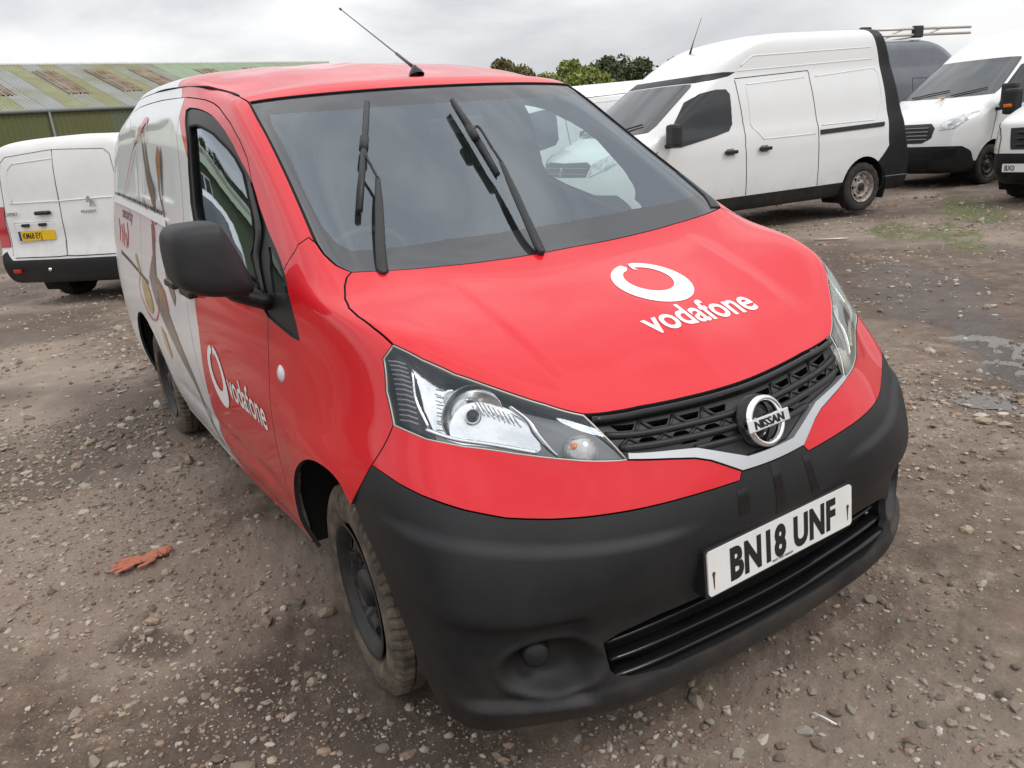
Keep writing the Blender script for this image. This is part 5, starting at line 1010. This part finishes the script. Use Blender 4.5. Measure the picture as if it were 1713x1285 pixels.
tree('bright yellow-green broad tree behind the white vans',142.4,74,7.0,7.4,'leaf_green',3,9500)
tree('tall dark tree directly right of the bright green one',139.9,86,8.0,7.2,'leaf_dark',4,9000)
tree('dark tree between the tallest dark tree and the raised white roof',137.6,90,7.9,6.8,'leaf_dark',5,8500)
tree('dark tree low beside the nose of the raised white roof',135.4,92,7.7,6.9,'leaf_dark',6,8000)
tree('dark tree behind the long white van, farthest right of the group',132.8,92,7.6,7.5,'leaf_dark',8,8000)
for i,(az,d,h,w) in enumerate(((196,75,13,10),(201,78,14,11),(207,74,12,10),(213,70,11,9))): tree(['tall conifer-dark tree behind the office block, first of the row','tallest dark tree behind the office block','broad dark tree behind the office block','dark tree at the far end behind the office block'][i],az,d,h,w,'leaf_dark',20+i,4500,.28)
# cream roofed shed between trees and vans
sh=empty('shed',(CAMP[0]+42*math.cos(math.radians(137.6)),CAMP[1]+42*math.sin(math.radians(137.6)),-.11));tag(sh,'low shed with cream pitched roof between the trees and the white vans','shed')
sh.rotation_euler=(0,0,math.radians(48))
mesh('wall',[(-4,-2,0),(4,-2,0),(4,-2,2.4),(-4,-2,2.4),(4,3,0),(4,3,2.4),(-4,3,0),(-4,3,2.4),(-4,.5,3.3),(4,.5,3.3)],[(0,1,2,3),(1,4,5,9,2),(0,3,8,7,6)],['white_paint_dirty'],sh)
mesh('roof',[(-4.2,-2.3,2.35),(4.2,-2.3,2.35),(4.2,.5,3.4),(-4.2,.5,3.4),(4.2,3.3,2.35),(-4.2,3.3,2.35)],[(0,1,2,3),(3,2,4,5)],['white_paint_dirty'],sh)
# ================================================================== ground
TAB=np.random.default_rng(5).random((256,256))
def vn(x,y,f):
    x=x*f;y=y*f;i=np.floor(x).astype(int);j=np.floor(y).astype(int);a=x-i;b=y-j;a=a*a*(3-2*a);b=b*b*(3-2*b)
    T=lambda p,q:TAB[p&255,q&255];return (T(i,j)*(1-a)+T(i+1,j)*a)*(1-b)+(T(i,j+1)*(1-a)+T(i+1,j+1)*a)*b
def fbm(x,y,f,o=4,g=.5):
    s=0;w=1;t=0
    for k in range(o): s=s+w*vn(x+k*17.3,y-k*9.1,f*2**k);t+=w;w*=g
    return s/t
def gheight(x,y):
    d=np.hypot(x-CAMP[0],y-CAMP[1]);near=np.clip(1-d/30,0,1)
    h=(fbm(x,y,.55,3)-.5)*.05*np.clip((d-1.5)/6,0.35,1)*(d<200)+(fbm(x,y,3.1,3)-.5)*.022*near+(fbm(x,y,14,3,.6)-.5)*.020*near+(fbm(x+5,y,60,2)-.5)*.008*np.clip(1-d/7,0,1)
    # keep the patch under the tyres level
    for wx in (0,-2.725):
        for wy in (-.72,.72): h=h*(1-np.exp(-(((x-wx)/.22)**2+((y-wy)/.20)**2)))
    return h+zg(x,y)
nr=560;az=np.radians(np.concatenate([np.linspace(88,196,760,endpoint=False),np.linspace(196,448,130,endpoint=False)]));rr=.25*np.exp(np.linspace(0,math.log(1400/.25),nr))
A_,R_=np.meshgrid(az,rr);X=CAMP[0]+R_*np.cos(A_);Y=CAMP[1]+R_*np.sin(A_);Z=gheight(X,Y);na=len(az)
V=np.stack([X,Y,Z],2).reshape(-1,3);I,J=np.meshgrid(np.arange(nr-1),np.arange(na),indexing='ij');J2=(J+1)%na
F=np.stack([I*na+J,I*na+J2,(I+1)*na+J2,(I+1)*na+J],2).reshape(-1,4)[:,::-1]
def ell(x,y,cx,cy,a,b,th,nf=1.3,na_=.9):
    c,s=math.cos(th),math.sin(th);u=(x-cx)*c+(y-cy)*s;v=-(x-cx)*s+(y-cy)*c;d=(u/a)**2+(v/b)**2+(fbm(x,y,nf,3)-.5)*na_*2
    return np.clip((1.15-d)/.5,0,1)
x,y=V[:,0],V[:,1]
grass=np.clip(ell(x,y,-3.7,7.7,1.3,.34,2.2)+ell(x,y,-3.0,7.7,1.2,.25,2.2)+ell(x,y,-4.0,10.0,1.9,.4,2.2)+ell(x,y,-5.2,7.2,1.5,.3,2.2)*.5,0,1)*(.45+.55*(fbm(x,y,9,3)>.47))
wet=np.clip(ell(x,y,-.35,3.35,.75,.20,2.35,2.5)+ell(x,y,-1.5,4.6,1.5,.5,2.3,2)*.45,0,1)
damp=np.clip((fbm(x+40,y,.75,4)-.485)*7,0,1)*.9;damp=np.maximum(damp,ell(x,y,-1.4,5.2,2.2,.7,2.3)*.45)
for (cx,cy,a) in ((.45,-.98,.13),(-.62,-1.30,.14),(.35,-1.62,.16),(.95,-.80,.12),(.2,-1.15,.10)): damp=np.maximum(damp,ell(x,y,cx,cy,a,a*.6,.6,6,.5))
pale=np.clip((fbm(x-13,y+7,.42,4)-.46)*5,0,1)
pale=np.maximum(pale*.8,ell(x,y,-3.2,-1.4,3.0,.9,.1)*.9)
npmesh('ground',V,F,[],None,smooth=True,col=np.stack([grass,wet,damp,pale],1),colname='mask')
g=bpy.data.objects['ground'];tag(g,kind='structure')
m=bpy.data.materials.new('dirt');m.use_nodes=True;t=m.node_tree;b=t.nodes['Principled BSDF'];at_=nd(t,'ShaderNodeAttribute',attribute_name='mask');sp=nd(t,'ShaderNodeSeparateColor');t.links.new(at_.outputs['Color'],sp.inputs[0])
c=nd(t,'ShaderNodeTexCoord')
def noise(sc,det=8,ro=.6):
    n=nd(t,'ShaderNodeTexNoise');n.inputs['Scale'].default_value=sc;n.inputs['Detail'].default_value=det;n.inputs['Roughness'].default_value=ro;t.links.new(c.outputs['Object'],n.inputs['Vector']);return n.outputs['Fac']
def ramp(f,stops):
    r=nd(t,'ShaderNodeValToRGB');e=r.color_ramp.elements
    while len(e)<len(stops): e.new(.5)
    for i,(p,cc) in enumerate(stops): e[i].position=p;e[i].color=(*cc,1) if len(cc)==3 else cc
    t.links.new(f,r.inputs[0]);return r.outputs[0]
def mixc(f,a,bb,mode='MIX'):
    x=nd(t,'ShaderNodeMix',data_type='RGBA',blend_type=mode)
    if isinstance(f,float): x.inputs[0].default_value=f
    else: t.links.new(f,x.inputs[0])
    for k,v in ((6,a),(7,bb)):
        if isinstance(v,tuple): x.inputs[k].default_value=(*v,1)
        else: t.links.new(v,x.inputs[k])
    return x.outputs[2]
base_=ramp(noise(7,10,.68),[(.28,(.066,.045,.031)),(.44,(.128,.092,.066)),(.58,(.205,.153,.113)),(.72,(.40,.32,.25))])
fine=ramp(noise(95,6,.7),[(.30,(.45,.44,.43)),(.5,(1,1,1)),(.72,(1.55,1.5,1.45))]);col=mixc(.75,base_,fine,'MULTIPLY')
red=mixc(ramp(noise(1.9,5,.6),[(.52,(0,0,0)),(.66,(.45,.45,.45))]),col,(.21,.125,.088));col=red
col=mixc(at_.outputs['Alpha'],col,mixc(.6,col,(.36,.29,.235)))
col=mixc(sp.outputs[2],col,mixc(.70,col,(.058,.040,.030)))
gr=ramp(noise(60,5,.7),[(.3,(.045,.060,.012)),(.6,(.105,.125,.030)),(.8,(.16,.15,.05))]);col=mixc(sp.outputs[0],col,mixc(.85,col,gr))
col=mixc(sp.outputs[1],col,mixc(.7,col,(.045,.036,.032)))
t.links.new(col,b.inputs['Base Color'])
rr_=nd(t,'ShaderNodeMapRange');t.links.new(sp.outputs[1],rr_.inputs[0]);rr_.inputs['To Min'].default_value=.88;rr_.inputs['To Max'].default_value=.22;t.links.new(rr_.outputs[0],b.inputs['Roughness'])
b1=nd(t,'ShaderNodeBump');b1.inputs['Distance'].default_value=.010;t.links.new(noise(28,10,.72),b1.inputs['Height'])
b2=nd(t,'ShaderNodeBump');b2.inputs['Distance'].default_value=.0035;t.links.new(noise(150,6,.7),b2.inputs['Height']);t.links.new(b1.outputs[0],b2.inputs['Normal']);t.links.new(b2.outputs[0],b.inputs['Normal'])
g.data.materials.append(m)
mat('puddle_water',(.075,.058,.045),rough=.10,spec=.8,bump=.003,bscale=30)
a_=np.linspace(0,2*math.pi,60,endpoint=False);PP=[]
for (cx,cy,a,b_,th) in ((-.40,3.30,1.15,.34,2.35),):
    ring_=[(cx+(a*math.cos(t_)*math.cos(th)-b_*math.sin(t_)*math.sin(th))*(1+.35*math.sin(3*t_+1)+.2*math.sin(7*t_)),cy+(a*math.cos(t_)*math.sin(th)+b_*math.sin(t_)*math.cos(th))*(1+.35*math.sin(3*t_+1)+.2*math.sin(7*t_))) for t_ in a_]
    gxx=np.random.default_rng(4).normal(size=(800,2))*.22+[cx,cy];zz=float(np.percentile(gheight(gxx[:,0],gxx[:,1]),30))
    pud=mesh('puddle',[(p[0],p[1],zz) for p in ring_],[tuple(range(60))],['puddle_water']);tag(pud,kind='structure')
# ================================================================== stones
import bmesh
def ico(sub):
    bm=bmesh.new();bmesh.ops.create_icosphere(bm,subdivisions=sub,radius=1);V=np.array([v.co[:] for v in bm.verts]);F=np.array([[v.index for v in f.verts] for f in bm.faces]);bm.free();return V,F
def rocks(sub,nvar,seed):
    V,F=ico(sub);r=np.random.default_rng(seed);o=[]
    for k in range(nvar):
        W=V.copy()
        for _ in range(9):   # cut flat facets
            d=r.normal(size=3);d/=np.linalg.norm(d);h=r.uniform(.50,.85);s_=W@d;W=W-np.where(s_>h,(s_-h),0)[:,None]*d
        W=W*(1+.05*r.normal(size=(len(W),1)));W=W*r.uniform([.8,.55,.40],[1.2,.95,.72]);o.append(W)
    return np.array(o),F
SCOL=np.array([(.36,.30,.24),(.44,.38,.31),(.26,.20,.155),(.52,.47,.41),(.33,.23,.17),(.22,.18,.145),(.40,.31,.23)])
def scatter(name,P,S_,sub,seed,label):
    r=np.random.default_rng(seed);RV,F=rocks(sub,14,seed);n=len(P);k=r.integers(0,14,n);a=r.uniform(0,6.28,n);c_,s_=np.cos(a),np.sin(a)
    W=RV[k]*S_[:,None,None];Vx=W[:,:,0]*c_[:,None]-W[:,:,1]*s_[:,None];Vy=W[:,:,0]*s_[:,None]+W[:,:,1]*c_[:,None]
    z=gheight(P[:,0],P[:,1])+S_*r.uniform(-.10,.28,n)
    V=np.stack([Vx+P[:,0:1],Vy+P[:,1:2],W[:,:,2]+z[:,None]],2);FF=(F[None]+(np.arange(n)*RV.shape[1])[:,None,None]).reshape(-1,3)
    col=SCOL[r.integers(0,len(SCOL),n)]*r.uniform(.62,1.08,(n,1));col=np.repeat(np.concatenate([col,np.ones((n,1))],1),RV.shape[1],0)
    o=npmesh(name,V.reshape(-1,3),FF,[STM],None,smooth=False,col=col);tag(o,label,'gravel',kind='stuff');return o
STM=bpy.data.materials.new('stone');STM.use_nodes=True;t=STM.node_tree;b=t.nodes['Principled BSDF'];b.inputs['Roughness'].default_value=.85
a_=nd(t,'ShaderNodeAttribute',attribute_name='Col');c=nd(t,'ShaderNodeTexCoord');n_=noise(70,6,.7);x_=mixc(.6,a_.outputs['Color'],ramp(n_,[(.3,(.5,.48,.45)),(.55,(1,1,1)),(.8,(1.15,1.12,1.1))]),'MULTIPLY')
t.links.new(x_,b.inputs['Base Color']);bb=nd(t,'ShaderNodeBump');bb.inputs['Distance'].default_value=.003;t.links.new(n_,bb.inputs['Height']);t.links.new(bb.outputs[0],b.inputs['Normal'])
def inview(P,mrg=1.06):
    d=np.c_[P,np.zeros(len(P))]-CAMP;z=d@_f;x=1319.4*(d@_R)/z;y=1319.4*(d@_U)/z;return (z>.2)&(abs(x)<857*mrg)&(abs(y)<643*mrg)
def field(n,r0,r1,seed,p=1.0,clump=.5):
    r=np.random.default_rng(seed);a=np.radians(r.uniform(100,198,n));d=(r0**p+(r1**p-r0**p)*r.random(n))**(1/p);P=np.stack([CAMP[0]+d*np.cos(a),CAMP[1]+d*np.sin(a)],1)
    P=P[inview(P)];w=fbm(P[:,0]+3,P[:,1],1.6,3);w2=ell(P[:,0],P[:,1],-3.2,-1.4,2.6,.9,.1);k=r.random(len(P))<np.clip((w-.38)*3.2+w2*.5,.10,1)
    P=P[k];under=(P[:,0]>-3.4)&(P[:,0]<.5)&(abs(P[:,1])<.6);
    for wx in (0,-2.725):
        under|=(abs(P[:,0]-wx)<.16)&(abs(abs(P[:,1])-.72)<.13)
    return P[~under]
P=field(42000,.9,5.5,11,1.7);scatter('gravel',P,np.random.default_rng(1).lognormal(math.log(.0070),.52,len(P)),1,31,'small brown and grey stones trodden into the dirt near the red van')
P=field(42000,4.0,17,12,1.2);scatter('gravel',P,np.random.default_rng(2).lognormal(math.log(.014),.45,len(P)),1,32,'loose pale stones strewn over the yard further back')
P=field(60000,.9,4.6,14,1.6);scatter('grit',P,np.random.default_rng(8).lognormal(math.log(.0028),.35,len(P)),0 if False else 1,34,'fine grit scattered over the dirt in the foreground')
P=field(9000,14,45,13,1.2);scatter('gravel',P,np.random.default_rng(3).lognormal(math.log(.022),.4,len(P)),1,33,'distant stones in the yard between the parked vans')
# larger stones one can point at
RV,RF=rocks(2,10,77);sme=[]
for k in range(10):
    o=npmesh('stone',RV[k],RF,[STM],None,smooth=False,col=np.repeat([[*(SCOL[k%7]*.9),1]],len(RV[k]),0));sme.append(o.data);bpy.data.objects.remove(o)
def px2g(px,py):
    d=_f+_R*(px-856.5)/1319.4-_U*(py-642.5)/1319.4;tt_=-CAMP[2]/d[2];p=CAMP+d*tt_
    return p[0],p[1]
BIG=[(1456,1007,.021),(1423,1186,.017),(1397,1190,.017),(1344,1221,.023),(1526,1243,.026),(1680,1163,.024),(1500,1187,.018),(1523,1244,.02),(1479,968,.015),(1545,974,.018),(1579,963,.018),(1559,1178,.012),(1612,1188,.012),(1234,1262,.020),(1306,1247,.018),(1541,1212,.017),(1665,1100,.014),(1700,1185,.016),(1586,1145,.013),(1303,1268,.016),
 (641,1258,.019),(158,1277,.022),(365,1272,.018),(218,1228,.014),(236,1196,.013),(60,1134,.015),(355,1142,.013),(517,1131,.015),(535,1132,.014),(496,1140,.011),(491,1153,.011),(497,1119,.013),(243,1030,.015),(244,1043,.012),(237,1071,.012),(240,1143,.011),(312,1036,.013),(294,1046,.012),(362,1028,.009),(505,1014,.011),(508,1023,.008),(110,1223,.012),(268,970,.013),(291,979,.011),(50,996,.012),(5,1056,.015),(420,1186,.011),(573,1190,.010),(125,1070,.011),(10,1150,.012),(340,1134,.011),(372,1000,.009),(1433,1093,.010),(1385,1099,.011),(1330,1118,.008),(1640,1057,.010),(1560,1062,.012),(1565,1120,.009),(1500,1093,.012),(1700,1120,.016),(1180,1250,.012),(1143,1272,.013),(1160,1242,.010),
 (1100,1270,.014),(980,1255,.012),(870,1262,.014),(790,1240,.010),(1603,1232,.012),(1640,1235,.012),(1610,775,.020),(1640,768,.018),(1680,742,.020),(1560,716,.016),(1585,776,.014),(1690,715,.018)]
for i,(px,py,s_) in enumerate(BIG):
    x_,y_=px2g(px,py);o=bpy.data.objects.new('stone',sme[i%10]);SC.collection.objects.link(o);s2=s_*1.12;o.scale=(s2,s2,s2);o.rotation_euler=(random.uniform(-.3,.3),random.uniform(-.3,.3),random.uniform(0,6.28))
    o.location=(x_,y_,float(gheight(np.array([x_]),np.array([y_]))[0])+s_*.22)
    tag(o,'loose grey-brown stone lying on the dirt in the foreground','stone','loose stones on the dirt')
bpy.data.objects['stone']['label']='squarish pale stone on its own in the dirt below the right end of the bumper'
# ================================================================== rubbish on the ground
gx,gy=px2g(240,940)
def gz(x,y): return float(gheight(np.array([x]),np.array([y]))[0])
gl=empty('work_glove',(gx,gy,gz(gx,gy)));gl.rotation_euler=(0,0,math.radians(148-90+25));tag(gl,'crumpled orange rubber glove lying on the dirt','glove')
def blob(name,pts,r,par,m='glove',flat=.45):
    o=tube(name,crv(pts,5),r,m,par,seg=8,flat=((0,0,1),flat))
    me=o.data
    for v in me.vertices:
        n=math.sin(v.co.x*190)*math.cos(v.co.y*170);v.co.z+=.0022*n;v.co.x+=.0015*math.sin(v.co.y*240)
    return o
blob('palm',[(.078,.0,.010),(.05,.010,.013),(.02,-.004,.012),(-.012,.002,.010)],[.028,.036,.031,.028],gl,flat=.22)
for k,(dy,l,b_) in enumerate(((.022,.085,.012),(.006,.10,.0),(-.012,.115,-.010),(-.024,.09,-.02))): blob('finger',[(-.005,dy*.8,.012),(-.04,dy+b_*.4,.013),(-l*.8,dy+b_,.010),(-l-.01,dy+b_*1.5,.008)],[.013,.0105,.013,.008],gl,flat=.30)
blob('thumb',[(.04,-.03,.012),(.015,-.05,.012),(-.02,-.055,.008)],[.013,.012,.007],gl);blob('cuff',[(.07,0,.014),(.085,.004,.018),(.098,.0,.012)],[.030,.034,.028],gl)
x_,y_=px2g(1375,1204);o=tube('twig',[(x_-.03,y_,gz(x_,y_)+.006),(x_,y_+.004,gz(x_,y_)+.010),(x_+.035,y_+.01,gz(x_,y_)+.007)],.0022,'white_decal',None,seg=6);tag(o,'thin pale sliver of wood lying on the dirt in front of the bumper','twig')
x_,y_=px2g(1390,397);o=tube('stick',[(x_-.14,y_-.10,gz(x_,y_)+.02),(x_+.14,y_+.12,gz(x_,y_)+.02)],.013,'pale_metal',None,seg=6);tag(o,'pale straight stick lying on the dirt beyond the bonnet','stick')
